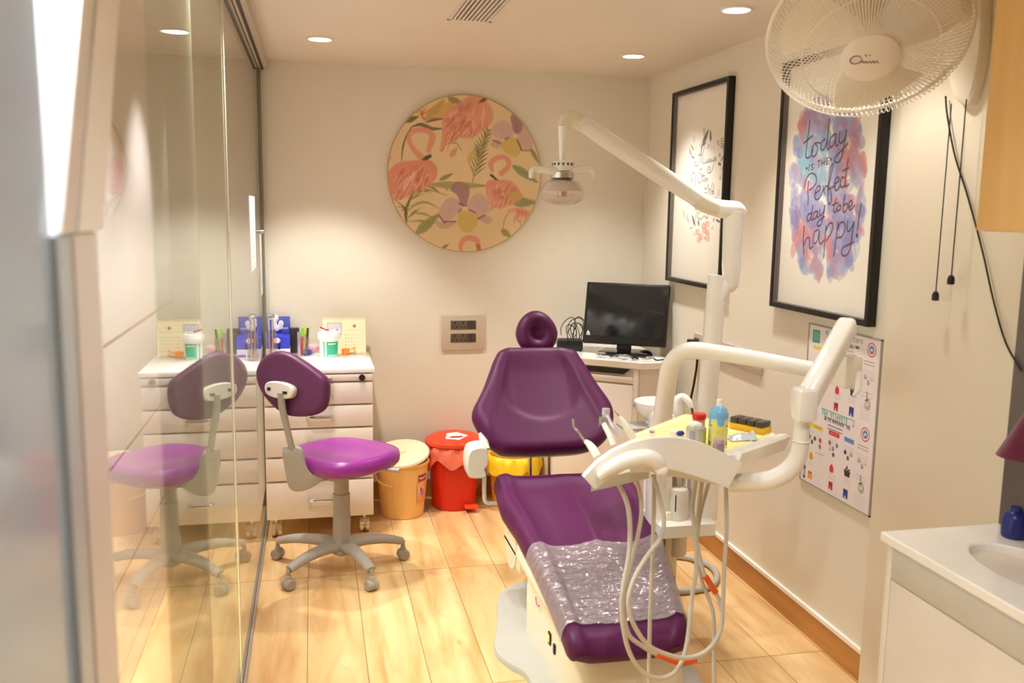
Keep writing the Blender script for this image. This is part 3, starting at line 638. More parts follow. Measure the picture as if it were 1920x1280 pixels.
def paint_always(cv, mp):
    A = lambda L: [mp(1240+x/8.533, 200+y/8.533) for x, y in L]; B = lambda L: [mp(1240+x/8.533, 330+y/8.533) for x, y in L]
    nv, gy, lv = (82, 80, 104), (150, 150, 160), (196, 196, 210)
    def lf(F_, a, bb, w, c, al=.85):
        a, bb = np.array(a, float), np.array(bb, float); d = bb-a; n = np.array([-d[1], d[0]])/np.hypot(*d)*w
        cv.poly(F_([a, a+.4*d+n, bb, a+.4*d-n]), c, al, .001, True)
    for F_, a, bb, w, c in ((A, (660, 610), (755, 360), 26, nv), (A, (790, 560), (785, 370), 16, nv), (A, (740, 680), (765, 580), 10, gy), (A, (650, 640), (720, 560), 14, nv), (A, (520, 700), (470, 600), 14, gy), (A, (480, 790), (450, 660), 14, gy), (A, (530, 825), (480, 790), 14, nv), (A, (950, 940), (910, 890), 22, nv), (A, (950, 880), (1000, 770), 14, gy), (A, (935, 800), (935, 740), 14, gy), (A, (985, 1030), (990, 940), 12, gy),
                       (B, (540, 800), (490, 620), 16, nv), (B, (600, 800), (590, 690), 12, nv), (B, (450, 850), (510, 810), 10, gy), (B, (835, 730), (840, 660), 8, nv), (B, (940, 740), (870, 690), 22, nv), (B, (800, 860), (830, 800), 20, (206, 214, 216)), (B, (440, 760), (400, 600), 16, lv), (B, (380, 690), (340, 520), 16, lv), (B, (530, 960), (520, 900), 12, (200, 208, 206)), (B, (700, 1020), (690, 960), 10, gy), (A, (940, 1180), (950, 1080), 22, lv)): lf(F_, a, bb, w, c)
    def twig(F_, base, tip, n, c):
        base, tip = np.array(base, float), np.array(tip, float); cv.stroke(F_([base, (base+tip)/2, tip]), .002, c, .8)
        d = nrm(tip-base); pn = np.array([-d[1], d[0]])
        for k in range(n):
            q = base+(tip-base)*(k+1)/(n+.5)
            for sg in (1, -1): lf(F_, q, q+18*d+sg*26*pn, 7, c, .7)
    twig(A, (690, 500), (685, 340), 4, gy); twig(A, (530, 580), (520, 470), 3, lv); twig(A, (920, 640), (905, 540), 3, gy); twig(A, (965, 680), (975, 500), 4, nv); twig(A, (985, 700), (1000, 600), 3, gy)
    for k in range(26):
        a = random.uniform(0, 2*PI); cv.blob(A([(700+270*math.cos(a), 1100+480*math.sin(a))])[0], .012, .02, lv, .35, random.uniform(0, 3), .006)
    ink = (58, 54, 68)
    for L in ([(560, 880), (535, 900), (545, 950), (590, 930), (620, 800), (650, 600)], [(650, 600), (640, 800), (650, 920)], [(585, 775), (650, 765)], [(690, 640), (665, 760), (670, 900), (700, 890)], [(715, 850), (710, 900), (735, 890), (745, 840)], [(745, 840), (742, 890), (765, 870)], [(790, 840), (765, 850), (768, 885), (795, 860), (800, 890)], [(810, 830), (812, 870), (838, 850), (845, 810)], [(845, 810), (835, 930), (800, 1040), (750, 1060), (735, 1010), (765, 960), (785, 1000), (760, 1020)], [(875, 800), (855, 830), (880, 850), (850, 870)],
              [(650, 1000), (615, 1000), (615, 1060), (650, 1110), (640, 1190), (600, 1220), (595, 1180)], [(670, 1060), (665, 1180), (685, 1190)], [(650, 1110), (700, 1100)], [(705, 1140), (690, 1170), (710, 1190), (715, 1140)], [(725, 1140), (730, 1190), (745, 1140)], [(510, 1130), (490, 1190), (475, 1130), (510, 1055), (540, 1090), (540, 1280)], [(575, 1080), (572, 1270)]):
        cv.stroke(A(L), .0036, ink, .95)
    for L in ([(745, 130), (760, 190), (750, 290)], [(755, 240), (770, 200), (785, 250), (780, 300)], [(690, 150), (695, 200), (725, 200), (735, 150)], [(820, 110), (805, 200), (815, 290), (835, 250), (810, 240)], [(845, 120), (835, 230), (840, 290)], [(690, 270), (725, 270)], [(580, 560), (555, 620), (545, 700)], [(620, 560), (575, 640), (620, 690), (645, 680)], [(655, 640), (655, 675)], [(675, 670), (680, 640), (700, 640), (705, 670)], [(725, 650), (715, 670), (740, 670), (745, 600)], [(560, 500), (540, 510), (550, 540), (575, 530)]):
        cv.stroke(B(L), .0036, ink, .95)
    for (x, y) in ((580, 900), (690, 870), (630, 970), (740, 900), (680, 800), (735, 770), (600, 1020), (740, 1000)):
        for k in range(6):
            a = k*PI/3+.3; cv.blob(B([(x+24*math.cos(a), y+34*math.sin(a))])[0], .006, .010, random.choice([(226, 140, 134), (236, 170, 160), (214, 120, 116)]), .55, a, .003)
        cv.blob(B([(x, y)])[0], .004, .006, (250, 214, 190))
framed('framed_print', 3.571, 4.18, 1.166, 2.056, 'black framed print of a floral wreath around thin script, nearer the back corner', paint_always)
framed('framed_print', 2.503, 3.13, 1.152, 2.04, 'black framed print with lettering on blue and pink watercolour, below the fan', paint_today)

# waste poster
po = thing('waste_poster', 'white laminated poster with rows of coloured bins and bags, under the watercolour print', 'poster', (XR, 2.668, .55))
PY0, PY1, PZ0, PZ1 = 2.456, 2.882, .55, 1.118
f = MB(); e = .005
f.box((XR-.008, PY0, PZ0), (XR-.0005, PY0+e, PZ1)).box((XR-.008, PY1-e, PZ0), (XR-.0005, PY1, PZ1)).box((XR-.008, PY0, PZ0), (XR-.0005, PY1, PZ0+e)).box((XR-.008, PY0, PZ1-e), (XR-.0005, PY1, PZ1))
f.build('edging', mat('grey_edging', (168, 160, 152), .4), po); MB().box((XR-.005, PY0+e, PZ0+e), (XR-.0005, PY1-e, PZ1-e)).build('board', PRINTW, po)
cv = Canvas(PY1-PY0, PZ1-PZ0, 620, (232, 224, 228))
Wp, Hp = PY1-PY0, PZ1-PZ0
def T5(x, y): p = atX(1500+x/7.1125, 600+y/7.1125, XR-.006); return (PY1-p[1], p[2]-PZ0)
def T6(x, y): p = atX(1490+x/5.565, 740+y/5.565, XR-.006); return (PY1-p[1], p[2]-PZ0)
def scrib(x, y, w, h, n, col, wd=.0022, a=.7):
    for k in range(n):
        yy = y-h*k; xx = x
        while xx < x+w:
            l = random.uniform(.006, .018); cv.stroke([(xx, yy), (min(xx+l, x+w), yy)], wd, col, a); xx += l+.004
def script_line(p0, p1, hgt, col, wd, bar=True):
    p0, p1 = np.array(p0), np.array(p1); n = int(np.hypot(*(p1-p0))/(hgt*.62)); d = (p1-p0)/n
    if bar: cv.stroke([p0+(0, hgt), p1+(0, hgt)], wd*.8, col)
    for k in range(n):
        if random.random() < .12: continue
        q = p0+d*k; L = [(q[0]+d[0]*random.uniform(.1, .9), q[1]+hgt*random.uniform(0, 1)) for _ in range(3)]+[(q[0]+d[0]*.8, q[1]), (q[0]+d[0]*.8, q[1]+hgt)]
        cv.stroke(L, wd, col, .9, 4)
TEAL, RED, BLUE, YEL, INK, GRYT = (74, 160, 146), (208, 52, 62), (96, 140, 200), (226, 204, 70), (60, 54, 74), (160, 152, 158)
def half(F_, o, top):
    pass
# upper half: text along a line of constant height on the board
cv.poly([T5(175, 120), T5(270, 140), T5(262, 310), T5(165, 290)], TEAL); cv.poly([T5(188, 150), T5(255, 163), T5(250, 280), T5(180, 262)], (110, 184, 170))
cv.stroke([T5(190, 360), T5(280, 380)], .012, YEL)
tz = T5(760, 300)
script_line((T5(330, 200)[0], tz[1]), (T5(690, 290)[0], tz[1]), .016, TEAL, .003, False)
for k, ch in enumerate('care'):
    x = T5(715, 300)[0]+.013*k; y = tz[1]; h_ = .012
    G = {'c': [[(.9, .8), (.3, 1), (.05, .5), (.3, 0), (.9, .15)]], 'a': [[(.8, .9), (.2, .9), (.1, .2), (.5, 0), (.8, .5)], [(.85, 1), (.85, 0)]], 'r': [[(.2, 1), (.2, 0)], [(.2, .6), (.5, 1), (.9, .9)]], 'e': [[(.1, .5), (.9, .55), (.7, 1), (.25, .95), (.05, .5), (.3, 0), (.9, .15)]]}[ch]
    for L in G: cv.stroke([(x+.0095*q[0], y+h_*q[1]) for q in L], .0026, TEAL)
script_line((T5(560, 320)[0], T5(735, 375)[1]), (T5(790, 370)[0], T5(735, 375)[1]), .009, INK, .0022, False)
scrib(T5(640, 400)[0], T5(690, 420)[1]+.012, .03, .012, 3, INK)
def badge(c):
    cv.blob(c, .0235, .0235, RED); cv.blob(c, .0195, .0195, (240, 234, 238)); cv.blob(c, .0145, .0145, BLUE); cv.blob((c[0], c[1]-.003), .007, .007, (240, 234, 238)); cv.blob((c[0]+.001, c[1]-.006), .005, .004, RED)
def bag(c, col, s=1.):
    cv.poly([(c[0]-.010*s, c[1]-.014*s), (c[0]+.010*s, c[1]-.014*s), (c[0]+.011*s, c[1]+.002*s), (c[0]+.004*s, c[1]+.010*s), (c[0], c[1]+.016*s), (c[0]-.004*s, c[1]+.010*s), (c[0]-.011*s, c[1]+.002*s)], col, 1., .001, True)
def crate(c, col, s=1.):
    cv.rect(c[0]-.012*s, c[1]-.014*s, c[0]+.012*s, c[1]+.014*s, col); cv.rect(c[0]-.012*s, c[1]+.006*s, c[0]+.012*s, c[1]+.008*s, tuple(int(k*.6) for k in col)); cv.rect(c[0]-.004*s, c[1]-.014*s, c[0]+.002*s, c[1]-.006*s, (230, 220, 220))
def basket(c):
    cv.poly([(c[0]-.018, c[1]+.006), (c[0]+.018, c[1]+.006), (c[0]+.014, c[1]-.014), (c[0]-.014, c[1]-.014)], (64, 44, 40)); cv.stroke([(c[0]-.015, c[1]+.004), (c[0]-.006, c[1]+.012), (c[0]-.002, c[1]+.02), (c[0]+.002, c[1]+.008), (c[0]+.014, c[1]+.012)], .005, (58, 40, 38))
def pot(c):
    cv.blob(c, .017, .018, (176, 172, 152)); cv.blob((c[0]-.003, c[1]+.004), .011, .010, (214, 212, 198)); cv.stroke([(c[0]-.004, c[1]+.006), (c[0]-.006, c[1]+.04)], .0035, (50, 50, 44)); cv.stroke([(c[0]-.012, c[1]+.012), (c[0]+.004, c[1]+.018)], .004, (70, 70, 60))
def dots(c, cols, sp=.017):
    for k, col in enumerate(cols): cv.blob((c[0]+sp*(k % 3-1)+.004*(k//3), c[1]-(.016 if k % 3 == 1 else 0)-.02*(k//3)), .0072, .0078, col); cv.blob((c[0]+sp*(k % 3-1)+.002, c[1]+.002-(.016 if k % 3 == 1 else 0)-.02*(k//3)), .003, .003, tuple(min(255, int(q*1.5)) for q in col))
for y in (.268, 0):     # the two halves carry the same picture columns
    badge((T5(955, 400)[0], T5(955, 400)[1]) if y else T6(735, 415))
    B_ = (lambda q: T5(*q)) if y else (lambda q: T6(*q))
    bag(B_((495, 925)) if y else B_((383, 762)), RED); crate(B_((478, 1155)) if y else B_((372, 948)), (186, 40, 52))
    basket(B_((708, 960)) if y else B_((545, 812))); crate(B_((682, 1220)) if y else B_((527, 1032)), (56, 64, 150), 1.1)
    pot(B_((897, 1130)) if y else B_((690, 975)))
    q = B_((735, 505)) if y else B_((567, 478)); cv.rect(q[0]-.028, q[1]-.008, q[0]+.028, q[1]+.008, BLUE, .9); scrib(q[0]-.02, q[1], .04, .01, 1, (70, 96, 170))
    scrib(q[0]-.03, q[1]-.022, .06, .009, 4, GRYT, .002, .5)
    q = B_((720, 690)) if y else B_((555, 630)); dots((q[0], q[1]+.006), [(50, 40, 40), (90, 84, 84), (160, 140, 150)])
    q = B_((930, 560)) if y else B_((718, 540)); scrib(q[0]-.03, q[1], .055, .01, 2, (120, 112, 120), .003); scrib(q[0]-.034, q[1]-.03, .06, .009, 4, GRYT, .002, .5)
    q = B_((915, 770)) if y else B_((705, 700)); dots(q, [(150, 144, 160), (140, 140, 170), (226, 170, 180)]); cv.stroke([(q[0]-.032, q[1]-.05), (q[0]+.026, q[1]-.05)], .0012, GRYT); scrib(q[0]-.032, q[1]-.062, .058, .008, 1, GRYT, .0018, .6)
    q = B_((880, 1230)) if y else B_((675, 1090)); scrib(q[0]-.03, q[1]+.012, .055, .009, 5, GRYT, .002, .5)
    for a in ((500, 985), (690, 1035)) if y else ((385, 830), (545, 885)): scrib(B_(a)[0]-.02, B_(a)[1], .04, .008, 3, GRYT, .0018, .5)
    a, bb = (B_((485, 1030)), B_((480, 1090))) if y else (B_((375, 865)), B_((372, 905))); cv.stroke([a, bb], .0015, (226, 170, 180))
# lower half titles and left columns
cv.poly([T6(185, 130), T6(210, 140), T6(205, 268), T6(168, 260)], TEAL); cv.stroke([T6(198, 90), T6(197, 135)], .003, (80, 110, 110))
script_line((T6(275, 205)[0], T6(450, 255)[1]-.004), (T6(620, 300)[0], T6(450, 255)[1]-.004), .02, TEAL, .003)
script_line((T6(305, 260)[0], T6(440, 305)[1]-.002), (T6(575, 350)[0], T6(440, 305)[1]-.002), .011, INK, .0024)
scrib(T6(345, 330)[0], T6(430, 345)[1], .085, .012, 2, INK, .0034, .8)
q = T6(225, 335); cv.rect(q[0]-.042, q[1]-.008, q[0]+.042, q[1]+.008, YEL); scrib(q[0]-.01, q[1], .035, .01, 1, INK)
q = T6(410, 410); cv.rect(q[0]-.032, q[1]-.008, q[0]+.032, q[1]+.008, RED); scrib(q[0]-.02, q[1], .04, .01, 1, (250, 200, 200))
for (x, y) in ((185, 365), (260, 385), (400, 460)): scrib(T6(x, y)[0]-.022, T6(x, y)[1], .042, .008, 5, GRYT, .0018, .5)
q = T6(182, 455); dots((q[0], q[1]+.004), [(60, 50, 46), (86, 70, 66), (70, 60, 70)]); cv.blob(T6(265, 478), .008, .009, (206, 46, 50)); cv.blob(T6(262, 540), .008, .009, (150, 120, 110))
q = T6(400, 545); dots((q[0], q[1]+.01), [(140, 70, 66), (120, 124, 180), (110, 110, 96), (170, 176, 214), (70, 66, 60)], .022)
bag(T6(170, 630), (214, 160, 40)); crate(T6(157, 835), (226, 120, 40)); cv.blob(T6(157, 835), .006, .006, (236, 190, 70)); q = T6(100, 785); cv.rect(q[0]-.006, q[1]-.028, q[0]+.006, q[1]+.02, (50, 44, 46)); cv.rect(q[0]-.003, q[1]-.018, q[0]+.003, q[1]+.006, (226, 220, 220)); cv.blob((q[0], q[1]+.024), .003, .006, (60, 54, 54))
cv.stroke([T6(260, 580), T6(260, 670)], .0012, GRYT); cv.stroke([T6(215, 600), T6(300, 635)], .002, GRYT); scrib(T6(165, 700)[0]-.02, T6(165, 700)[1], .04, .008, 2, GRYT, .0018, .5)
canvas_mesh('printed_face', cv, (XR-.0056, PY1, PZ0), (0, -1, 0), (0, 0, 1), po)

# ---- wall sockets
def socket_plate(name, label, P0, eu, ev, n, w, h, rows, cols=((96, 82, 70), (70, 58, 50)), plate=None):
    P0, eu, ev, n = [np.array(a, float) for a in (P0, eu, ev, n)]
    c = P0+eu*w/2+ev*h/2+n*.006
    o = MB().obox(c, eu, ev, n, w, h, .012, .003).build(name, plate or mat('beige_socket_plate', (196, 180, 160), .4)); tag(o, label, 'wall socket')
    for (u0, v0, u1, v1, kind) in rows:
        cc = P0+eu*(u0+u1)/2*w+ev*(v0+v1)/2*h+n*.0128
        m = MB().obox(cc, eu, ev, n, (u1-u0)*w*.97, (v1-v0)*h, .004, .001)
        if kind == 's':
            m.mat(1)
            for (du, dv, ru, rv) in ((0, .25, .10, .2), (-.22, -.22, .09, .13), (.22, -.22, .09, .13)):
                q = cc+eu*du*(u1-u0)*w+ev*dv*(v1-v0)*h+n*.0021
                m.obox(q, eu, ev, n, ru*(u1-u0)*w*1.3, rv*(v1-v0)*h*1.2, .0012, 0)
            m.build('socket_module', [mat('taupe_module', cols[0], .4), mat('socket_hole', (22, 16, 12), .8)], o)
        else: m.build('switch_module', mat('brown_switch', cols[1], .4), o)
    return o
rw = []
for v0, v1 in ((.6, .85), (.23, .48)): rw += [(.20, v0, .395, v1, 's'), (.395, v0, .59, v1, 's'), (.59, v0, .69, v1, 'w'), (.69, v0, .79, v1, 'w')]
socket_plate('wall_socket', 'beige socket plate with two rows of sockets on the back wall', (.638, YB, .775), (1, 0, 0), (0, 0, 1), (0, -1, 0), .224, .181, rw)
socket_plate('wall_socket', 'grey socket plate with a black plug, on the right wall behind the lamp pole', (XR, 3.855, .865), (0, -1, 0), (0, 0, 1), (-1, 0, 0), .40, .087, [(.03, .15, .16, .75, 's'), (.62, .2, .74, .72, 's'), (.74, .2, .86, .72, 's')], plate=mat('grey_socket_plate', (190, 178, 164), .4))
socket_plate('wall_socket', 'blank grey plate beside the poster, right of the socket plate', (XR, 3.448, .865), (0, -1, 0), (0, 0, 1), (-1, 0, 0), .243, .086, [], plate=MATS['grey_socket_plate'])
pc = thing('power_cord', 'black power cord plugged in beside the desk and hanging down', 'cord', (1.69, 3.82, .45))
MB().box((XR-.055, 3.79, .885), (XR-.0165, 3.835, .925), .006).build('plug', BLACK, pc)
MB().tube([atX(*q, XR-.03) for q in ((1308, 643), (1307, 680), (1301, 720), (1295, 752), (1299, 775), (1306, 830), (1300, 900))], .0055, 8).build('cable', BLACK, pc)

# ================================================================== DENTAL CHAIR
ch = thing('dental_chair', 'purple vinyl dental chair with clear film on its foot end', 'dental chair', (.9, 2.85, 0))
SB = (.43-.29)/(3.35-2.33)
def onseat(px, py, dz=0.): return atP(px, py, (0, 3.35, .43+dz), (0, -SB, 1))
Ls = [onseat(*q) for q in ((1059, 1198), (1050.6, 1175), (1018, 1096), (991.5, 1037), (965, 985), (938, 945), (929, 915))]
Rs = [onseat(*q) for q in ((1292, 1195), (1291, 1175), (1274, 1120), (1257, 1063), (1231, 985), (1206, 930), (1190, 908))]
lY, lX = [p[1] for p in Ls], [p[0] for p in Ls]; rY, rX = [p[1] for p in Rs], [p[0] for p in Rs]
def edges(Y): return np.interp(Y, lY, lX), np.interp(Y, rY, rX)
Y0s, Y1s = 2.285, 3.42
def seat_top(u, Y):     # u in -1..1 across
    z = .445+SB*(Y-3.35)
    t = (Y-Y0s)/(Y1s-Y0s)
    kn = math.exp(-((Y-3.0)/.24)**2)
    z += .012*abs(u)**4 - .017*math.exp(-((u+.46)/.25)**2)*kn - .017*math.exp(-((u-.46)/.25)**2)*kn + .014*math.exp(-(u/.09)**2)*kn
    z += .012*math.exp(-((Y-3.36)/.05)**2)
    z += .009*math.exp(-((abs(u)-.82)/.07)**2)
    return z
NS = 64
R = []
for i in range(NS+1):
    t = i/NS; Y = Y0s+(Y1s-Y0s)*t
    e0 = min(1., (Y-Y0s)/.055); e1 = min(1., (Y1s-Y)/.06)
    k = math.sqrt(max(1-(1-e0)**2, .0))*math.sqrt(max(1-(1-e1)**2, 0.)); k = max(k, .02)
    xl, xr = edges(Y); cx, hw = (xl+xr)/2, (xr-xl)/2*(.86+.14*k)
    th = .085+.02*t
    zmid = lambda u: seat_top(u, Y)-th*.5
    ring = []
    for j in range(41):                       # top surface, left to right
        u = -.90+1.8*j/40; ring.append((cx+u*hw, Y, zmid(u)+th*.5*k))
    for j in range(1, 8):                     # right roll
        a = PI/2-PI*j/8; u = .90+.10*math.cos(a); ring.append((cx+u*hw, Y, zmid(.9)+th*.5*k*math.sin(a)))
    for j in range(9):
        u = .90-1.8*j/8; ring.append((cx+u*hw, Y, zmid(u*.9)-th*.5*k))
    for j in range(1, 8):
        a = -PI/2-PI*j/8; u = -.90+.10*math.cos(a); ring.append((cx+u*hw, Y, zmid(-.9)+th*.5*k*math.sin(a)))
    R.append(ring)
MB().rings(R).build('seat', PURP, ch, angle=60)
# clear plastic film over the foot end
def film(u, v):
    uu = -1+2*u; Y = 2.36+(2.83-2.36)*v; xl, xr = edges(Y); cx, hw = (xl+xr)/2, (xr-xl)/2
    if abs(uu) < .84: u2 = uu*1.07; dz = 0
    else:
        s_ = (abs(uu)-.84)/.16; u2 = np.sign(uu)*(.899+.135*math.sin(s_*PI/2)); dz = -.062*(1-math.cos(s_*PI/2))
    x = cx+u2*hw
    w = noise.noise(Vector((x*16, Y*22, 0)))*.0032+noise.noise(Vector((x*40, Y*50, 3)))*.0034
    return (x, Y, seat_top(max(-.9, min(.9, u2)), Y)+.0085+w*(1 if abs(uu) < .78 else .2)+dz)
MB().sheet(film, 130, 120, (0, 0, .0006)).build('plastic_cover', FILM, ch, angle=80)
MB().box((.70, 2.42, .235), (1.10, 3.28, .285), .02).build('seat_pan', PLASTC, ch)
# backrest
BP, BT = np.array([.9, 3.42, .53]), nrm((0, .30, .365)); BN = nrm((0, -.772, .635))
out = [atP(x, y, BP, BN) for x, y in ((941, 661), (927, 676), (917, 702), (907, 729), (896, 752), (888, 768), (886, 786), (900, 813), (915, 834), (930, 846), (947, 852), (995, 852), (1047, 850), (1097, 846), (1122, 836), (1137, 820), (1146, 797), (1147, 780), (1141, 760), (1119, 729), (1102, 702), (1085, 676), (1072, 662), (1035, 658), (990, 658))]
def pad(outline, n, thick, name, m, parent, disp=None, sub=4, back=.5):
    P = np.array(spline(outline, sub, True)); c = P.mean(0); n = nrm(n); R = []
    prof = [(.02, -back), (.5, -back), (.86, -back), (.96, -back*.8), (1., -.15), (1.01, .1), (.995, .3), (.965, .46), (.92, .54), (.86, .56)]
    prof += [(s_, .56) for s_ in np.linspace(.8, .02, 22)]
    for s_, h in prof:
        ring = []
        for p in P:
            q = c+(p-c)*s_; d = disp(q, s_) if (disp and h > .4) else 0.
            ring.append(q+n*(h*thick+d))
        R.append(ring)
    return MB().rings(R).build(name, m, parent, angle=60)
bc = np.mean(out, 0)
def bdisp(q, s_):
    x = q[0]-bc[0]; v = np.dot(q-bc, BT)      # height along the backrest
    sm = lambda a: min(1., max(0., a))**2*(3-2*min(1., max(0., a)))
    lim = -.085+2.6*x*x+40*x**4 if abs(x) < .3 else 9
    ins = sm((v-lim+.02)/.04)*sm((.17-abs(x))/.06)*sm((.24-v)/.12)
    d = -.010*ins
    d += .006*math.exp(-((abs(x)+.35*(v)-.20)/.02)**2)
    return d
pad(out, BN, .10, 'backrest', PURP, ch, bdisp, 5)
bk = [bc+(p-bc)*.93-BN*.055 for p in out]
pad(bk, -BN, .05, 'back_shell', PLASTC, ch, None, 3)
# headrest
hc = atY(1006, 624, 3.76); fw = nrm((0, -.9, .35)); up = nrm(np.cross((1, 0, 0), -fw)) ; up = up if up[2] > 0 else -up
Rm = np.stack([np.array([1., 0, 0]), -fw, up], 1)
def dent(p, q):
    w_ = math.exp(-((p[0]/.42)**2+((p[2]+.05)/.42)**2)) if p[1] < 0 else 0.
    q = q*np.array([1-.12*max(0, p[2]), 1, 1]); q[1] += .055*w_; return q
MB().ell(hc, .092, .062, .098, 48, 32, Rm, dent).build('headrest', PURP, ch, angle=80)
MB().box(hc+np.array([-.03, .055, -.16]), hc+np.array([.03, .075, .03]), .01).build('headrest_bar', STEEL, ch)
# chair chassis
for px in (994.5, 1029.5): MB().cyl(atY(px, 848, 3.46), atY(px, 905, 3.46), .0065).build('back_rod', STEEL, ch)
MB().box((.73, 3.34, .30), (1.15, 3.52, .40), .02).build('hinge_block', PLASTC, ch)
MB().cyl((.70, 3.16, .275), (.755, 3.16, .275), .10, n=36).box((.705, 3.03, .19), (.76, 3.29, .31), .02).build('hinge_cover', PLASTC, ch)
MB().prism([(.745, 2.72, .10), (.745, 2.95, .10), (.745, 3.24, .33), (.745, 3.05, .36)], (.05, 0, 0)).build('lift_link', PLASTC, ch)
MB().prism([(1.02, 2.72, .10), (1.02, 2.95, .10), (1.02, 3.24, .33), (1.02, 3.05, .36)], (.05, 0, 0)).build('lift_link', PLASTC, ch)
base = [(.742, 2.95), (.728, 2.88), (.728, 2.55), (.745, 2.42), (.80, 2.36), (1.03, 2.36), (1.08, 2.45), (1.08, 2.88), (1.06, 2.95)]
R = []
for z, s_ in ((.018, 1.), (.06, 1.), (.17, .99), (.215, .97), (.232, .92), (.236, .8)):
    R.append([(.905+(x-.905)*s_, 2.66+(y-2.66)*s_+(.0 if z < .1 else .03*(z-.1)/.13), z) for x, y in [p[:2] for p in spline([(a, b_, 0) for a, b_ in base], 4, True)]])
MB().rings(R).build('base_housing', PLASTC, ch)
sw = np.array([.7255, 0, 0])
o = MB().box((.7225, 2.648, .112), (.731, 2.676, .152), .002).build('power_switch', BLACK, ch)
MB().box((.7205, 2.654, .122), (.7235, 2.670, .144), .001).build('switch_light', mat('amber_lens', (255, 190, 70), .3, emit=(255, 190, 60), estr=.9), o)
MB().box((.7225, 2.595, .108), (.731, 2.612, .140), .002).build('fuse_slot', BLACK, ch)
cvb = MB().tube([(.7222, 2.84, .195), (.7222, 2.83, .176), (.7222, 2.80, .178), (.7222, 2.795, .186)], .0018, 6).build('badge', mat('magenta_badge', (170, 70, 140), .4), ch)
bp = [atZ(*q)[:2] for q in ((985, 1097), (955, 1106), (936, 1122), (931, 1142), (932, 1165), (929, 1195), (926, 1217), (934, 1237), (959, 1257), (985, 1273))]
bp = [tuple(p) for p in bp]+[(.66, 2.5), (.72, 2.3), (.92, 2.24), (1.12, 2.3), (1.2, 2.55), (1.2, 3.1), (1.1, 3.36)]
P = [p for p in spline([(x, y, 0) for x, y in bp], 5, True)]; cc = np.mean(P, 0)
MB().rings([[p+np.array([0, 0, .0]) for p in P], [p+np.array([0, 0, .014]) for p in P], [cc+(p-cc)*.985+np.array([0, 0, .02]) for p in P]]).build('base_plate', BASEG, ch)
# armrest on the far-left side
a0 = atY(895, 868, 3.36)
R = []
prof = [(876, 870), (880, 848), (890, 840), (910, 838), (916, 850), (915, 872), (909, 880), (911, 896), (884, 897), (878, 890)]
P = [p for p in spline([atY(x, y, 3.33) for x, y in prof], 4, True)]; cc = np.mean(P, 0)
MB().rings([[cc+(p-cc)*s_+np.array([0, d, 0]) for p in P] for s_, d in ((.9, 0), (1, .008), (1, .10), (.9, .11))]).build('armrest', GREYL, ch)
ar = MB().tube([atY(912, 842, 3.40), atY(907, 825, 3.44), atY(903, 812, 3.47)], [.011, .013, .009], 10, sec=(1.4, .7)); ar.build('armrest_bracket', GREYL, ch)
MB().tube([atY(908, 893, 3.37), atY(908, 925, 3.37), atY(911, 941, 3.37), atY(930, 943, 3.37), atY(985, 940, 3.37)], .0085, 8, 4).build('armrest_stem', GREYL, ch)

# ================================================================== DENTAL UNIT (cuspidor post, delivery arm and tray)
un = thing('dental_unit', 'white dental delivery unit with curved arm, tray head and spittoon', 'dental unit', (1.25, 2.9, 0))
MB().box((1.06, 2.88, .17), (1.25, 2.96, .22), .008).box((1.20, 2.88, .19), (1.25, 2.96, .45), .008).build('support_beam', PLASTC, un)
p0, p1 = atY(1240, 1004, 2.85), atY(1336, 1004, 2.85)
sl = atY(1239, 1004, 2.82)[0]
MB().prism([(sl, 2.82, p0[2]), (p1[0]-.004, 2.82, p0[2]), (p1[0]+.004, 2.86, p0[2]), (p1[0]+.004, 3.02, p0[2]), (sl, 3.02, p0[2])], (0, 0, .042)).build('bracket_shelf', PLAST, un)
zs_ = p0[2]+.04
q0, q1 = atY(1216, 1000, 2.93)[0], atY(1254, 1000, 2.93)[0]
MB().box((q0, 2.90, .22), (q1, 2.99, .80), .018).build('post', PLAST, un)
q0, q1 = atY(1288, 980, 2.93)[0], atY(1334, 980, 2.93)[0]
MB().box((q0, 2.88, zs_-.01), (q1, 2.95, .60), .006).box((q0-.10, 2.90, .575), (q1+.02, 3.0, .64), .01).build('pump_housing', PLAST, un)
cn = MB(); cxy = atY(1270, 1000, 2.90); cr_ = 0.0345; CYY = 2.90
cn.lathe([(.02, 0), (cr_-.003, .002), (cr_, .008), (cr_, .235), (cr_-.004, .245), (.012, .25)], (cxy[0], CYY, .285), n=28).mat(1)
cn.box((cxy[0]-.024, CYY-.0275, .455), (cxy[0]-.018, CYY-.022, .515))
cn.build('amalgam_canister', [mat('canister_grey_white', (214, 208, 198), .35), BLACK], un)
MB().tube([(cxy[0], CYY, .53), (cxy[0]-.005, CYY, .57), (cxy[0]+.01, CYY+.03, .62)], .007, 8).tube([(cxy[0]+.014, CYY, .53), (cxy[0]+.02, CYY+.01, .56), (cxy[0]+.02, CYY+.03, .62)], .006, 8).build('canister_hose', HOSEG, un)
# bent delivery arm
arm = [atY(1236, 905, 2.93), atY(1238, 850, 2.90), atY(1243, 780, 2.86), atY(1250, 722, 2.82), atY(1258, 686, 2.80), atY(1277, 663, 2.76), atY(1302, 657, 2.72), atY(1350, 662, 2.66), atY(1420, 673, 2.56), atY(1500, 688, 2.46), atY(1590, 704, 2.38)]
MB().tube(arm, [.034, .034, .033, .031, .031, .030, .029, .026, .025, .024, .024], 18, 6).build('delivery_arm', PLAST, un)
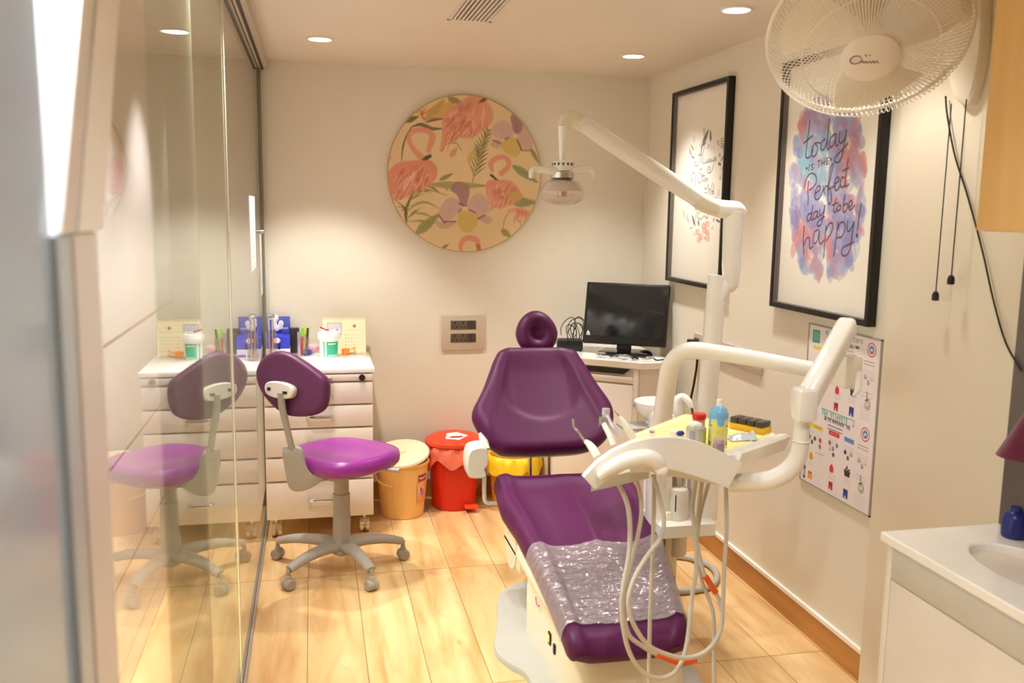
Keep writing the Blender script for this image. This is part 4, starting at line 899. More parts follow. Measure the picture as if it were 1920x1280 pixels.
# pivot box, spring arm, elbow, down tube
pv = atY(1584, 693, 2.38)
MB().obox(pv, (1, 0, 0), (0, 1, 0), (0, 0, 1), .06, .10, .10, .012).build('pivot_box', PLAST, un)
lv = atY(1606, 718, 2.33); MB().tube([atY(1600, 690, 2.34), atY(1610, 705, 2.33), atY(1608, 730, 2.32), atY(1600, 742, 2.32)], [.006, .009, .008, .004], 10, sec=(.7, 1.2)).build('brake_lever', PLAST, un)
s0, s1 = atY(1507, 760, 2.14), atY(1586, 616, 2.36); d = nrm(s1-s0); sx = nrm(np.cross(d, (0, 0, 1))); sx = sx if sx[0] > 0 else -sx; sn = np.cross(sx, d)
MB().obox((s0+s1)/2, sx, d, sn, .056, np.linalg.norm(s1-s0)+.05, .06, .016, 3).build('spring_arm', PLAST, un)
e0 = atY(1507, 758, 2.12); MB().obox(e0, (1, -.1, 0), (.1, 1, 0), (0, 0, 1), .054, .07, .088, .012).build('elbow_block', PLAST, un)
dt = [atY(1504, 785, 2.13), atY(1502, 822, 2.13), atY(1496, 855, 2.14), atY(1480, 880, 2.15), atY(1452, 897, 2.17), atY(1420, 903, 2.20), atY(1370, 905, 2.26)]
MB().tube(dt, [.020, .022, .025, .026, .026, .026, .026], 16, 6).build('drop_tube', PLAST, un)
MB().lathe([(.0235, -.003), (.0255, 0), (.0235, .003)], atY(1502, 826, 2.13), (0, 0, 1), 24).build('tube_collar', PLAST, un)
# tray head: body, arched front panel, rim
def pxz(x, y, Y): p = atY(x, y, Y); return p
pan_t = [(1095, 895), (1120, 868), (1150, 846), (1185, 830), (1220, 822), (1255, 820), (1290, 824), (1325, 834), (1360, 850), (1392, 868)]
pan_b = [(1365, 915), (1340, 904), (1305, 892), (1270, 882), (1235, 876), (1205, 874), (1175, 880), (1145, 896), (1115, 917)]
pl = [atY(x, y, 2.15) for x, y in pan_t+pan_b]
MB().prism(pl, (0, .022, 0)).build('front_panel', PLAST, un)
zt = .872
TB = [atZ(*q, zt)[:2] for q in ((1470, 812), (1290, 775))]
tray_poly = [(.80, 2.175), (1.10, 2.175), tuple(TB[0]), tuple(TB[1]), (.90, 2.40), (.80, 2.28)]
MB().prism([(x, y, zt-.05) for x, y in tray_poly], (0, 0, .035)).build('tray_body', PLAST, un)
rm = MB()
for a, bb, hh in ((tray_poly[1], tray_poly[2], 0.), (tray_poly[2], tray_poly[3], -.012), (tray_poly[3], tray_poly[4], -.012)):
    a, bb = np.array([*a, 0.]), np.array([*bb, 0.]); d = nrm(bb-a); q = np.cross(d, (0, 0, 1)); a = a-d*.004; bb = bb+d*.004; z = np.array([0, 0, 1.])
    rm.prism([a-q*.022+z*(zt-.014), a-q*.020+z*(zt-.006+hh), a+q*.012+z*(zt+hh), a+q*.018+z*(zt-.008+hh), a+q*.004+z*(zt-.05)], bb-a)
rm.build('tray_rim', PLAST, un)
MB().prism([atY(x, y, 2.172) for x, y in ((1212, 868), (1390, 905), (1378, 912), (1340, 908), (1290, 898), (1230, 888), (1212, 880))], (0, .12, 0)).build('head_underside', PLASTC, un)
MB().tube([atY(1125, 893, 2.14), atY(1150, 874, 2.125), atY(1185, 860, 2.115), atY(1215, 857, 2.11), atY(1232, 866, 2.11), atY(1240, 882, 2.12)], [.012, .018, .021, .021, .020, .016], 14, 6, sec=(1.0, 1.)).ell(atY(1241, 882, 2.105), .016, .014, .014).build('grip_handle', PLAST, un)
MB().prism([(.70, 2.19, .772), (.86, 2.19, .80), (.88, 2.30, .80), (.74, 2.30, .772)], (0, 0, .03)).build('instrument_holder', GREYL, un)
# spittoon bowl and spout
bw = atY(1230, 752, 3.02); br = .078
MB().lathe([(.02, -.075), (.035, -.07), (br*.62, -.055), (br*.9, -.03), (br, 0), (br-.004, .003), (br-.010, 0), (br*.8, -.03), (br*.5, -.05), (.01, -.056)], bw, n=40).build('spittoon_bowl', PLAST, un)
MB().cyl((bw[0]-.015, 3.02, zs_-.03), (bw[0]-.015, 3.02, bw[2]-.065), .021, n=24).build('bowl_stem', PLAST, un)
st = [atY(1272, 800, 2.96), atY(1270, 770, 2.96), atY(1270, 752, 2.96), atY(1280, 744, 2.95), atY(1291, 752, 2.93), atY(1296, 765, 2.92)]
MB().tube(st, [.020, .020, .018, .014, .012, .008], 14, 6).build('water_spout', PLAST, un)
MB().box(atY(1255, 800, 2.99), atY(1290, 880, 2.93), .006).build('spout_base', PLAST, un)
MB().box(atY(1172, 797, 2.95)+np.array([0, 0, -.012]), atY(1225, 797, 3.05)+np.array([0, 0, .006]), .006).build('side_shelf', mat('mid_grey_shelf', (170, 166, 162), .4), un)
# floor hose loop
lp = [atZ(*q)+np.array([0, 0, .013]) for q in ((1240, 1046), (1270, 1048), (1300, 1053), (1328, 1064), (1343, 1080), (1340, 1098), (1318, 1109), (1285, 1114), (1248, 1115), (1215, 1112))]
tag(MB().tube(lp, .013, 10, 6).build('floor_hose', HOSEG), 'grey drain hose looped on the floor under the unit', 'hose')

# ---- instruments with their hanging hoses
def hz(L, ya, yb, ym=None):
    n = len(L); out = []
    for k, (x, y) in enumerate(L):
        t = k/(n-1); Y = ya+(yb-ya)*t
        if ym is not None: Y += (ym-(ya+yb)/2)*math.sin(PI*t)
        out.append(atY(1080+x/2.667, 800+y/2.667, Y))
    return out
def inst(name, label, hpx, build, bands=()):
    root = thing(name, label, 'dental instrument', atY(*hpx[0], hpx[1]), 'instruments in the delivery head')
    build(root)
    return root
H1 = hz([(185, 235), (240, 340), (265, 430), (270, 560), (262, 660), (240, 780), (228, 880), (238, 1010), (265, 1120), (310, 1200), (370, 1245), (430, 1255), (490, 1230), (530, 1170), (555, 1080), (570, 960), (580, 850), (600, 720), (600, 600), (590, 480), (582, 400), (602, 250)], 2.21, 2.30, 2.16)
H2 = hz([(275, 200), (315, 310), (328, 420), (310, 540), (285, 640), (255, 760), (240, 850), (242, 940), (265, 1040), (330, 1095), (400, 1135), (520, 1178), (600, 1165), (690, 1090), (730, 980), (725, 900), (700, 830), (645, 745), (620, 660), (603, 560), (612, 430), (632, 250)], 2.22, 2.32, 2.19)
H3 = hz([(385, 240), (430, 400), (440, 480), (420, 560), (360, 640), (300, 740), (268, 830), (265, 900), (290, 990), (350, 1080), (430, 1128), (540, 1155), (640, 1128), (712, 1040), (732, 920), (742, 700), (753, 500), (748, 250)], 2.20, 2.27, 2.125)
H4 = hz([(391, 240), (389, 420), (384, 600), (378, 760), (370, 960), (367, 1120), (368, 1290), (400, 1400), (500, 1450), (620, 1420), (685, 1310), (690, 1180), (690, 1050), (685, 930), (660, 850), (625, 760), (602, 650), (605, 560), (622, 430), (672, 250)], 2.24, 2.33, 2.22)
def hp(px, Y): return atY(px[0], px[1], Y)
def syringe(r):
    MB().tube([hp((1120, 856), 2.21), hp((1112, 842), 2.225), hp((1104, 832), 2.235), hp((1096, 826), 2.24)], [.011, .0115, .009, .005], 14).build('handle', PLAST, r)
    MB().tube([hp((1096, 826), 2.24), hp((1085, 810), 2.25), hp((1076, 799), 2.26), hp((1074, 785), 2.26)], [.0035, .003, .003, .0022], 8).build('nozzle', CHROME, r)
    MB().tube(H1, .0066, 8, 6).build('hose', HOSE, r)
inst('air_syringe', 'air syringe with bent metal nozzle, leftmost in the delivery head', ((1120, 856), 2.21), syringe)
def drill(r, path, Yb, band, H_, bands):
    MB().tube([hp(p, Yb+.012*k) for k, p in enumerate(path)], [.0085, .0085, .0075, .007], 12).build('body', mat('satin_silver', (214, 208, 214), .35, metal=.35) if band else PLAST, r)
    tip = hp(path[-1], Yb+.012*3); MB().cyl(tip+np.array([0, 0, -.006]), tip+np.array([0, 0, .012]), .0105, n=16).build('head', MATS['satin_silver'] if 'satin_silver' in MATS else STEEL, r)
    MB().cyl(tip+np.array([-.004, -.002, -.006]), tip+np.array([-.014, -.006, -.010]), .0012, n=8).build('bur', STEEL, r)
    MB().tube(H_, .0062, 8, 6).build('hose', HOSE, r)
    for a, bb in bands: MB().tube(H_[a:bb], .0088, 10, 6).build('hose_tape', ORANGE, r)
inst('drill_handpiece', 'cream drill handpiece with small head, beside the air syringe', ((1150, 832), 2.22), lambda r: drill(r, [(1150, 834), (1143, 815), (1135, 800), (1130, 790)], 2.22, 0, H2, ((10, 13), (16, 18))))
inst('drill_handpiece', 'silver drill handpiece with angled neck, second beside the tray paper', ((1166, 822), 2.24), lambda r: drill(r, [(1166, 822), (1150, 803), (1141, 788), (1136, 774)], 2.24, 1, H3, ()))
def scaler(r):
    MB().tube([hp((1188, 822), 2.27), hp((1178, 806), 2.28), hp((1170, 792), 2.29), hp((1161, 780), 2.30)], [.0115, .0115, .0095, .004], 14).build('handle', PLASTC, r)
    MB().tube([hp((1161, 780), 2.30), hp((1157, 776), 2.30), hp((1151, 769), 2.30)], [.0025, .0018, .0008], 8).build('tip', STEEL, r)
    MB().tube(H4, .006, 8, 6).build('hose', HOSE, r)
inst('scaler_handpiece', 'thick cream scaler handpiece with needle tip, rightmost in the delivery head', ((1188, 822), 2.27), scaler)

# ---- things on the tray
zt2 = zt-.0145
paper = [(p[0], max(p[1], 2.18)) for p in [atZ(*q, zt2) for q in ((1178, 818), (1286, 776), (1452, 812), (1352, 862))]]
MB_p = MB().prism([(x, y, zt2) for x, y in paper], (0, 0, .0012))
tag(MB_p.build('tray_paper', mat('yellow_paper', (246, 232, 150), .7), smooth=False), 'yellow liner paper spread on the instrument tray', 'paper')
zz = zt2+.0018
def zp(x, y): p = atZ(x, y, zz); return np.array([p[0], p[1], zz])
def lab(name, label, cat, c): return thing(name, label, cat, c)
c = zp(1345, 836); r = lab('spray_can', 'blue and yellow spray can with white nozzle on the tray', 'spray can', c); rd, sc_ = .0262, 1.
cvs = Canvas(2*PI*rd, .092, 700, (226, 216, 120))
cvs.rect(0, .068, 2*PI*rd, .092, (116, 178, 222))
for k in range(9): cvs.blob((2*PI*rd*k/8.3, .070), .011, .010, (226, 216, 120) if k % 2 else (116, 178, 222), 1., 0, .001)
for k in range(12): cvs.stroke([(2*PI*rd*k/12, .05), (2*PI*rd*k/12+.003, .045), (2*PI*rd*k/12, .04)], .002, (180, 190, 90))
for k in (.2, .53, .86):
    cvs.rect(2*PI*rd*k-.006, .008, 2*PI*rd*k+.006, .052, (170, 200, 120), .5); cvs.rect(2*PI*rd*k-.005, .006, 2*PI*rd*k+.005, .016, (60, 120, 110)); cvs.stroke([(2*PI*rd*k-.006, .06), (2*PI*rd*k+.006, .06)], .004, (90, 140, 80))
def wrap(cv, c, rd, z0, name, parent, sx=1.):
    A = cv.U.reshape(-1)/rd; V = np.stack([c[0]+rd*np.cos(A), c[1]+rd*np.sin(A), z0+cv.V.reshape(-1)], 1); W_ = cv.nx+1
    i, j = np.meshgrid(np.arange(cv.nx), np.arange(cv.ny)); a = (j*W_+i).ravel()
    return color_mesh(name, V, np.stack([a, a+1, a+W_+1, a+W_], 1).tolist(), cv.c.reshape(-1, 3), parent, PRINTG)
PRINTG = attr_mat('printed_gloss_label', .25)
MB().lathe([(rd-.002, 0), (rd-.0006, .001), (rd-.0006, .092), (rd-.001, .094), (rd*.8, .106), (rd*.5, .113), (.011, .114)], c, n=32).build('can', plast('sky_blue_paint', (116, 178, 222), .2), r)
wrap(cvs, c, rd, c[2]+.001, 'label', r)
MB().lathe([(.0095, .1135), (.0095, .118), (.008, .119), (.008, .131), (.006, .133)], c, n=20).build('nozzle', PLAST, r)
c = zp(1309, 823); r = lab('cotton_jar', 'glass jar with red lid standing behind the grey tin', 'jar', c)
MB().lathe([(.016, 0), (.0175, .002), (.0175, .058), (.015, .061)], c, n=28).build('body', plast('amber_contents', (214, 150, 110), .2, coat=.3), r); MB().lathe([(.0195, .060), (.0195, .073), (.0185, .075), (.002, .075)], c, n=28).build('lid', plast('red_lid', (206, 30, 30), .35), r)
c = zp(1304, 834); r = lab('grey_tin', 'grey and green tin with white tissue on top, on the tray', 'tin', c)
MB().lathe([(.0265, 0), (.0275, .001), (.0275, .050), (.026, .052), (.004, .052)], c, n=30).build('body', plast('tin_grey', (176, 170, 158), .35, metal=.3), r)
cvs = Canvas(2*PI*.0278, .042, 600, (186, 182, 170)); cvs.rect(.14, 0, .16, .042, (176, 180, 70)); cvs.rect(.10, 0, .118, .042, (150, 148, 160)); cvs.rect(.07, 0, .075, .042, (120, 120, 130)); wrap(cvs, c, .0278, c[2]+.003, 'label', r)
MB().ell(c+np.array([-.002, 0, .054]), .018, .017, .013, 14, 8, None, lambda p, q: q*(1+.2*math.sin(5*p[0]*3+4*p[1]))).build('tissue', PRINTW, r)
c = zp(1268, 823); r = lab('cotton_pack', 'small white pack with a dark blue top on the tray', 'pack', c)
MB().obox(c+np.array([0, 0, .013]), (1, -.2, 0), (.2, 1, 0), (0, 0, 1), .042, .03, .026, .004).build('body', plast('white_pack', (236, 228, 218), .4), r); MB().ell(c+np.array([.006, -.014, .020]), .013, .006, .008).build('cap', plast('navy_cap', (44, 54, 140), .35), r)
c = zp(1221, 819); r = lab('clip_stand', 'small white clip stand at the left corner of the tray', 'stand', c)
MB().box(c+np.array([-.011, -.006, 0]), c+np.array([.011, .006, .025]), .002).build('body', PLAST, r); MB().tube([c+np.array([-.006, -.0065, .02]), c+np.array([-.004, -.0075, .016]), c+np.array([.003, -.0075, .0155]), c+np.array([.005, -.0065, .018])], .0012, 6).build('spring', BLACK, r)
c = zp(1342, 862); c[2] = zz; r = lab('glass_vial', 'small mauve glass vial in front of the spray can', 'vial', zp(1347, 848))
c = zp(1347, 848); MB().lathe([(.013, 0), (.0155, .002), (.0155, .022), (.012, .027)], c, n=24).build('body', plast('mauve_glass', (150, 128, 140), .15, coat=.6), r); MB().lathe([(.0145, .0265), (.0145, .036), (.0135, .0375), (.002, .0375)], c, n=24).build('cap', plast('mauve_cap', (176, 156, 160), .3), r)
c = zp(1386, 822)
def foil(u, v): return (c[0]-.040+.085*u+.012*v, c[1]-.03+.06*v, c[2]+.003+.012*math.sin(PI*u)*math.sin(PI*v)+.018*max(0, u-.75)*4*max(0, v-.2)+.003*noise.noise(Vector((u*9, v*9, 1))))
tag(MB().sheet(foil, 18, 14, (0, 0, -.0015)).build('foil_packet', mat('silver_foil', (206, 214, 222), .25, metal=.35)), 'crumpled silver foil packet on the tray', 'packet')
c = zp(1406, 806); r = lab('bur_block', 'yellow block with four dark lids at the back corner of the tray', 'instrument block', c)
ux, uy = nrm((TB[0][0]-TB[1][0], TB[0][1]-TB[1][1], 0)), None; uy = np.cross((0, 0, 1), ux)
MB().obox(c+np.array([0, 0, .009]), ux, uy, (0, 0, 1), .115, .05, .018, .002).build('base', plast('mustard_plastic', (226, 182, 40), .4), r)
for k in range(4): MB().obox(c+ux*(-.042+.028*k)+np.array([0, 0, .0265]), ux, uy, (0, 0, 1), .025, .048, .017, .002).build('lid', plast('smoked_plastic', (70, 60, 54), .25), r)

# ================================================================== OPERATING LIGHT
ol = thing('operating_light', 'white dental operating light on a pole with jointed arm', 'lamp', (1.35, 2.9, 0))
MB().tube([atY(1313, 905, 2.93), atY(1322, 800, 2.93), atY(1332, 680, 2.92), atY(1342, 560, 2.92), atY(1347, 516, 2.92)], .0345, 20, 3).build('pole', PLAST, ol)
MB().tube([atY(1369, 548, 2.90), atY(1370, 535, 2.90), atY(1371, 500, 2.89), atY(1373, 450, 2.88), atY(1375, 396, 2.87)], [.008, .026, .032, .033, .034], 18, 5).build('upper_post', PLAST, ol)
MB().cyl(atY(1346, 560, 2.91), atY(1369, 520, 2.90), .024, .026, 18).build('post_joint', PLAST, ol)
kn = atY(1375, 388, 2.87)
MB().tube([atY(1392, 402, 2.87), atY(1380, 394, 2.87), atY(1355, 392, 2.87), atY(1338, 388, 2.87)], [.020, .030, .031, .028], 18, 5).build('elbow_cap', PLAST, ol)
MB().tube([atY(1344, 391, 2.87), atY(1322, 382, 2.86), atY(1306, 372, 2.86)], [.027, .0295, .0285], 18, 4).build('knuckle', PLASTC, ol)
MB().tube([atY(1310, 374, 2.86), atY(1230, 322, 2.84), atY(1160, 276, 2.82), atY(1084, 227, 2.80)], [.0275, .030, .029, .0255], 18, 3).build('spring_arm', PLAST, ol)
MB().tube([atY(1092, 234, 2.80), atY(1074, 222, 2.80), atY(1062, 224, 2.795), atY(1056, 238, 2.79)], [.024, .025, .021, .017], 16, 5).build('arm_end', PLASTC, ol)
MB().tube([atY(1056, 236, 2.79), atY(1055, 262, 2.79), atY(1054, 308, 2.79)], [.0165, .0125, .009], 14, 3).build('drop_rod', PLAST, ol)
hd = atY(1054, 365, 2.79)
n_ = nrm((-.05, -.05, -1))
MB().lathe([(.008, .105), (.030, .103), (.033, .099), (.033, .074), (.028, .071)], hd, n=28).build('lamp_neck', PLAST, ol)
vt = MB()
for k in range(14): a = 2*PI*k/14; vt.box((-.0025, -.001, -.004), (.0025, .001, .004), c=(hd[0]+.0332*math.cos(a), hd[1]+.0332*math.sin(a), hd[2]+.094), R=Matrix.Rotation(a+PI/2, 3, 'Z'))
vt.build('neck_vents', BLACK, ol)
MB().lathe([(.034, .072), (.037, .069), (.037, .052), (.031, .049)], hd, n=28).build('lamp_collar', STEEL, ol)
hb = MB().tube([atY(996, 334, 2.78), atY(998, 322, 2.78), atY(1008, 318, 2.78), atY(1054, 322, 2.775), atY(1100, 317, 2.78), atY(1112, 322, 2.78), atY(1114, 334, 2.78)], [.008, .0105, .0115, .0125, .0115, .0105, .008], 12, 5); hb.build('handle_bar', PLAST, ol)
MB().lathe([(.030, .052), (.052, .040), (.068, .020), (.071, .004), (.066, -.014), (.045, -.027), (.020, -.032), (.002, -.033)], hd, n=36).build('lamp_shade', CLEARP, ol)
MB().lathe([(.014, .045), (.016, .02), (.016, -.002), (.012, -.006)], hd, n=20).mat(1).cyl(hd+np.array([0, -.012, .02]), hd+np.array([0, -.017, .02]), .006).build('bulb_holder', [mat('pinkish_reflector', (206, 190, 184), .25, metal=.4), BLACK], ol)
MB().lathe([(.026, .048), (.048, .034), (.062, .012), (.060, .010), (.046, .031), (.025, .045)], hd, n=32).build('reflector', mat('frosted_reflector', (234, 228, 224), .4), ol)

# ================================================================== STOOL
so = thing('operator_stool', 'purple operator stool with grey five-star base on castors', 'stool', (.1, 3.62, 0))
SC = np.array([.10, 3.63, 0.])
tips = [atZ(*q)[:2] for q in ((521, 1047), (541, 1105), (697, 1106), (756, 1048))]+[np.array([.12, 3.96])]
hub = np.array([.098, 3.66])
MB().lathe([(.03, .075), (.045, .085), (.046, .13), (.036, .15)], (hub[0], hub[1], 0), n=28).build('hub', GREYP, so)
MB().lathe([(.036, .12), (.036, .25), (.0345, .252), (.0345, .335), (.031, .337), (.031, .45)], (hub[0], hub[1], 0), n=28).build('gas_column', GREYP, so)
for tpt in tips:
    d = np.array([tpt[0]-hub[0], tpt[1]-hub[1], 0]); L = np.linalg.norm(d); d /= L; h3 = np.array([hub[0], hub[1], 0])
    P = [h3+d*.02+np.array([0, 0, .112]), h3+d*L*.35+np.array([0, 0, .118]), h3+d*L*.7+np.array([0, 0, .106]), h3+d*L*.98+np.array([0, 0, .083])]
    MB().tube(P, [.034, .030, .026, .021], 14, 5, sec=(1., .75)).build('base_leg', GREYP, so)
    cpos = h3+d*L; sd = np.cross(d, (0, 0, 1))
    k = MB(); k.cyl(cpos+np.array([0, 0, .05]), cpos+np.array([0, 0, .085]), .008)
    k.lathe([(.004, -.024), (.018, -.024), (.023, -.020), (.0245, -.004), (.022, -.002), (.022, .002), (.0245, .004), (.023, .020), (.018, .024), (.004, .024)], cpos+np.array([0, 0, .0246]), sd, 24)
    k.box((-.011, -.016, -.012), (.011, .016, .024), .006, c=cpos+np.array([0, 0, .042])); k.build('castor', GREYP, so)
# seat
f = nrm((.78, .62, 0)); sd = np.array([f[1], -f[0], 0]); ct = np.array([.118, 3.65, .485])
out = []
for k in range(40):
    a = 2*PI*k/40; ca, sa = math.cos(a), math.sin(a)
    rf = .215*(np.sign(ca)*abs(ca)**.8); rs = .205*(np.sign(sa)*abs(sa)**.85)*(1-.08*ca)
    out.append(ct+f*rf+sd*rs)
def sdisp(q, s_):
    u, v = np.dot(q-ct, f)/.215, np.dot(q-ct, sd)/.205
    return -.012*math.exp(-((u+.1)/.5)**2-(v/.55)**2)-.02*max(0, u)**3
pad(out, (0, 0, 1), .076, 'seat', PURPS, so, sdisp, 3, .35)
MB().obox((hub[0], hub[1], .43), f, sd, (0, 0, 1), .20, .13, .03, .008).build('mechanism', GREYP, so)
MB().tube([(hub[0]+.02, hub[1]-.02, .43), tuple(atY(700, 873, 3.56)), tuple(atY(722, 879, 3.53)), tuple(atY(748, 882, 3.52))], [.005, .005, .006, .010], 10, 5).build('lift_lever', GREYP, so)
jb = MB()
J = [(529, 850), (534, 842), (560, 842), (568, 850), (574, 875), (586, 890), (606, 893), (604, 902), (588, 914), (568, 922), (550, 922), (540, 912), (535, 890)]
P = [p for p in spline([atY(x, y, 3.47) for x, y in J], 3, True)]; cc = np.mean(P, 0)
MB().rings([[cc+(p-cc)*s_+np.array([0, dd, 0]) for p in P] for s_, dd in ((.86, 0), (.97, .004), (1, .012), (1, .05), (.9, .058))]).build('back_bracket', GREYP, so)
MB().obox((.0, 3.57, .43), f, sd, (0, 0, 1), .20, .06, .02, .004).build('bracket_plate', GREYP, so)
MB().tube([atY(550, 852, 3.49), atY(541, 815, 3.48), atY(534, 785, 3.475), atY(529, 760, 3.47), atY(527, 735, 3.465)], [.017, .017, .018, .019, .019], 16, 5, sec=(1., .75)).build('back_post', GREYP, so)
QP, QN = np.array([-.08, 3.51, .8]), nrm((-.42, -.9, .1))
bo = [atP(x, y, QP, QN) for x, y in ((500, 668), (512, 661), (526, 658), (540, 660), (556, 667), (580, 682), (604, 700), (614, 710), (618, 724), (617, 748), (612, 764), (600, 774), (582, 779), (560, 780), (542, 777), (520, 764), (500, 742), (488, 720), (484, 700), (488, 683))]
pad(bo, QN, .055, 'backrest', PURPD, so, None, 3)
bro = [atP(x, y, QP+QN*.045, QN) for x, y in ((500, 722), (504, 716), (514, 714), (532, 716), (548, 722), (555, 730), (554, 740), (548, 746), (534, 747), (516, 744), (504, 738), (500, 730))]
pl_ = pad(bro, QN, .04, 'back_mount', GREYL, so, None, 3)
MB().obox(atP(504, 729, QP+QN*.068, QN), (.9, -.42, 0), QN, (0, 0, 1), .013, .004, .012).obox(atP(534, 736, QP+QN*.068, QN), (.9, -.42, 0), QN, (0, 0, 1), .018, .004, .010).build('mount_slots', BLACK, pl_)

# ================================================================== DRAWER CABINET + things on it
CY, CT, X0, X1 = 4.05, .785, -.226, .254
cb = thing('drawer_cabinet', 'cream six-drawer cabinet on castors between the glass and the bins', 'drawer cabinet', (.014, 4.31, 0))
MB().box((X0, CY, CT-.022), (X1+.008, 4.57, CT), .003).build('top', TOPW, cb)
ys = [692, 717, 760, 803, 855.5, 900.5, 972]; zs6 = [CT-.024]+[atY(600, y, CY)[2] for y in ys[1:]]
MB().box((X0+.004, CY+.02, zs6[-1]), (X1, 4.56, CT-.022)).build('carcass', CREAMW, cb)
for k in range(6):
    z1, z0 = zs6[k]-.0045, zs6[k+1]+.0045
    dr = MB().box((X0+.006, CY, z0), (X1-.001, CY+.0195, z1), .002).build('drawer', CREAMW, cb)
    hx, hzz = .018, (z0+z1)/2+(.004 if k else 0)
    MB().tube([(hx-.052, CY+.002, hzz), (hx-.05, CY-.022, hzz), (hx, CY-.024, hzz), (hx+.05, CY-.022, hzz), (hx+.052, CY+.002, hzz)], .0068, 8, 3).build('handle', CHROME, dr)
    if k == 0: MB().cyl((X1-.048, CY-.008, (z0+z1)/2), (X1-.048, CY+.002, (z0+z1)/2), .014, n=20).build('lock', BLACK, dr)
for (x, y) in ((X0+.045, CY+.07), (X1-.04, CY+.07), (X0+.045, 4.5), (X1-.04, 4.5)):
    k = MB(); k.cyl((x, y, .045), (x, y, zs6[-1]), .008)
    for sx_ in (-.014, .014): k.cyl((x+sx_-.008, y, .0336), (x+sx_+.008, y, .0336), .0334, n=24)
    k.box((x-.012, y-.02, .03), (x+.012, y+.02, .066), .006); k.build('castor', mat('chrome_castor', (214, 200, 178), .25, metal=.6), cb)
zc = CT+.0006
def zcp(x, y): p = atZ(x, y, zc); return np.array([p[0], min(p[1], 4.52), zc])
# green and white tub + toothbrush
c = zcp(617, 667); c[1] -= .03; r = thing('wipes_tub', 'white tub with green label and wide lid', 'tub', c); rd = .047
MB().lathe([(rd*.86, 0), (rd*.88, .002), (rd, .093), (rd-.001, .094)], c, n=36).build('body', plast('white_tub', (240, 240, 236), .35), r)
MB().lathe([(rd+.004, .088), (rd+.007, .092), (rd+.007, .108), (rd+.002, .121), (rd-.01, .124), (.002, .124)], c, n=36).build('lid', MATS['white_tub'], r)
def lblpatch(a0, a1, z0, z1, name, m, off=.0009):
    def fn(u, v):
        a = a0+(a1-a0)*u; z = z0+(z1-z0)*v; q = rd*(.88+.12*z/.093)+off; return (c[0]+q*math.cos(a), c[1]+q*math.sin(a), c[2]+z)
    return MB().grid(fn, 20, 6).build(name, m, r)
GRN = plast('green_label', (46, 178, 140), .35); lblpatch(-1.85, -.5, .008, .078, 'label', GRN); lblpatch(-2.2, -2.08, .004, .078, 'label_stripe', GRN)
for (v0, v1, a0, a1) in ((.066, .072, -1.7, -.9), (.012, .016, -1.7, -.7)): lblpatch(a0, a1, v0, v1, 'label_lettering', PRINTW, .0016)
t0 = np.array([c[0]-.03, c[1]-.02, c[2]+.131]); r = thing('toothbrush', 'red and white toothbrush lying on the tub lid', 'toothbrush', t0)
MB().tube([t0+np.array([-.012, .0, .012]), t0+np.array([.012, -.002, .003]), t0+np.array([.03, -.004, -.001]), t0+np.array([.06, -.006, -.001])], [.006, .006, .005, .004], 10, 4).build('handle', PRINTW, r)
MB().tube([t0+np.array([-.012, -.004, .016]), t0+np.array([.012, -.007, .006]), t0+np.array([.03, -.008, .002])], .0035, 8, 4).build('stripe', plast('crimson', (176, 28, 50), .4), r)
# desk calendar
A_, B_, Tz = np.array([.135, 4.45, zc]), np.array([.247, 4.45, zc]), .165
r = thing('desk_calendar', 'cream tent desk calendar at the right end of the cabinet top', 'calendar', ((.02+.25)/2, 4.5, zc))
cx0, cx1 = atY(606, 658, 4.47)[0], atY(686, 658, 4.47)[0]; ct_ = atY(640, 595, 4.5)[2]
def tent(x0, x1): return [(x0, 4.455, zc), (x0, 4.458, zc), (x0, 4.505, ct_-.003), (x0, 4.552, zc), (x0, 4.555, zc), (x0, 4.507, ct_), (x0, 4.503, ct_)]
MB().prism(tent(cx0, cx1), (cx1-cx0, 0, 0)).build('stand', plast('cream_card', (242, 230, 196), .6), r, smooth=False)
cv = Canvas(cx1-cx0, ct_-zc, 600, (240, 226, 188)); w_, h_ = cx1-cx0, ct_-zc
cv.rect(.10*w_, .52*h_, .44*w_, .86*h_, (168, 158, 178)); cv.rect(.12*w_, .54*h_, .42*w_, .84*h_, (206, 198, 206))
for k in range(5): cv.blob(((.15+.06*k)*w_, .62*h_), .006, .012, random.choice([(120, 110, 160), (226, 220, 226), (150, 140, 180)]), .9)
cv.stroke([(.55*w_, .66*h_), (.96*w_, .66*h_)], .002, (206, 176, 150)); cv.blob((.74*w_, .76*h_), .008, .008, (170, 110, 90)); cv.rect(.44*w_, 0, .45*w_, h_, (226, 210, 176))
for i in range(7):
    for k in range(5): cv.rect((.52+.065*i)*w_, (.14+.09*k)*h_, (.545+.065*i)*w_, (.175+.09*k)*h_, (216, 200, 170) if i else (214, 150, 130))
cv.rect(.44*w_, .02*h_, .98*w_, .04*h_, (226, 190, 160)); cv.rect(0, .0, w_, .012*h_, (210, 180, 150))
dirv = np.array([0, 4.503-4.455, ct_-zc]); dirv /= np.linalg.norm(dirv)
canvas_mesh('page', cv, (cx0, 4.4538, zc), (1, 0, 0), dirv*(np.hypot(.048, h_)/h_), r)
rg = MB()
for k in range(22):
    x = cx0+.006+(w_-.012)*k/21; rg.tube([(x, 4.500+.006*math.cos(a), ct_-.001+.006*math.sin(a)) for a in np.linspace(0, 2*PI, 9)[:-1]], .0009, 5, 1, True)
rg.build('ring_binding', STEEL, r)
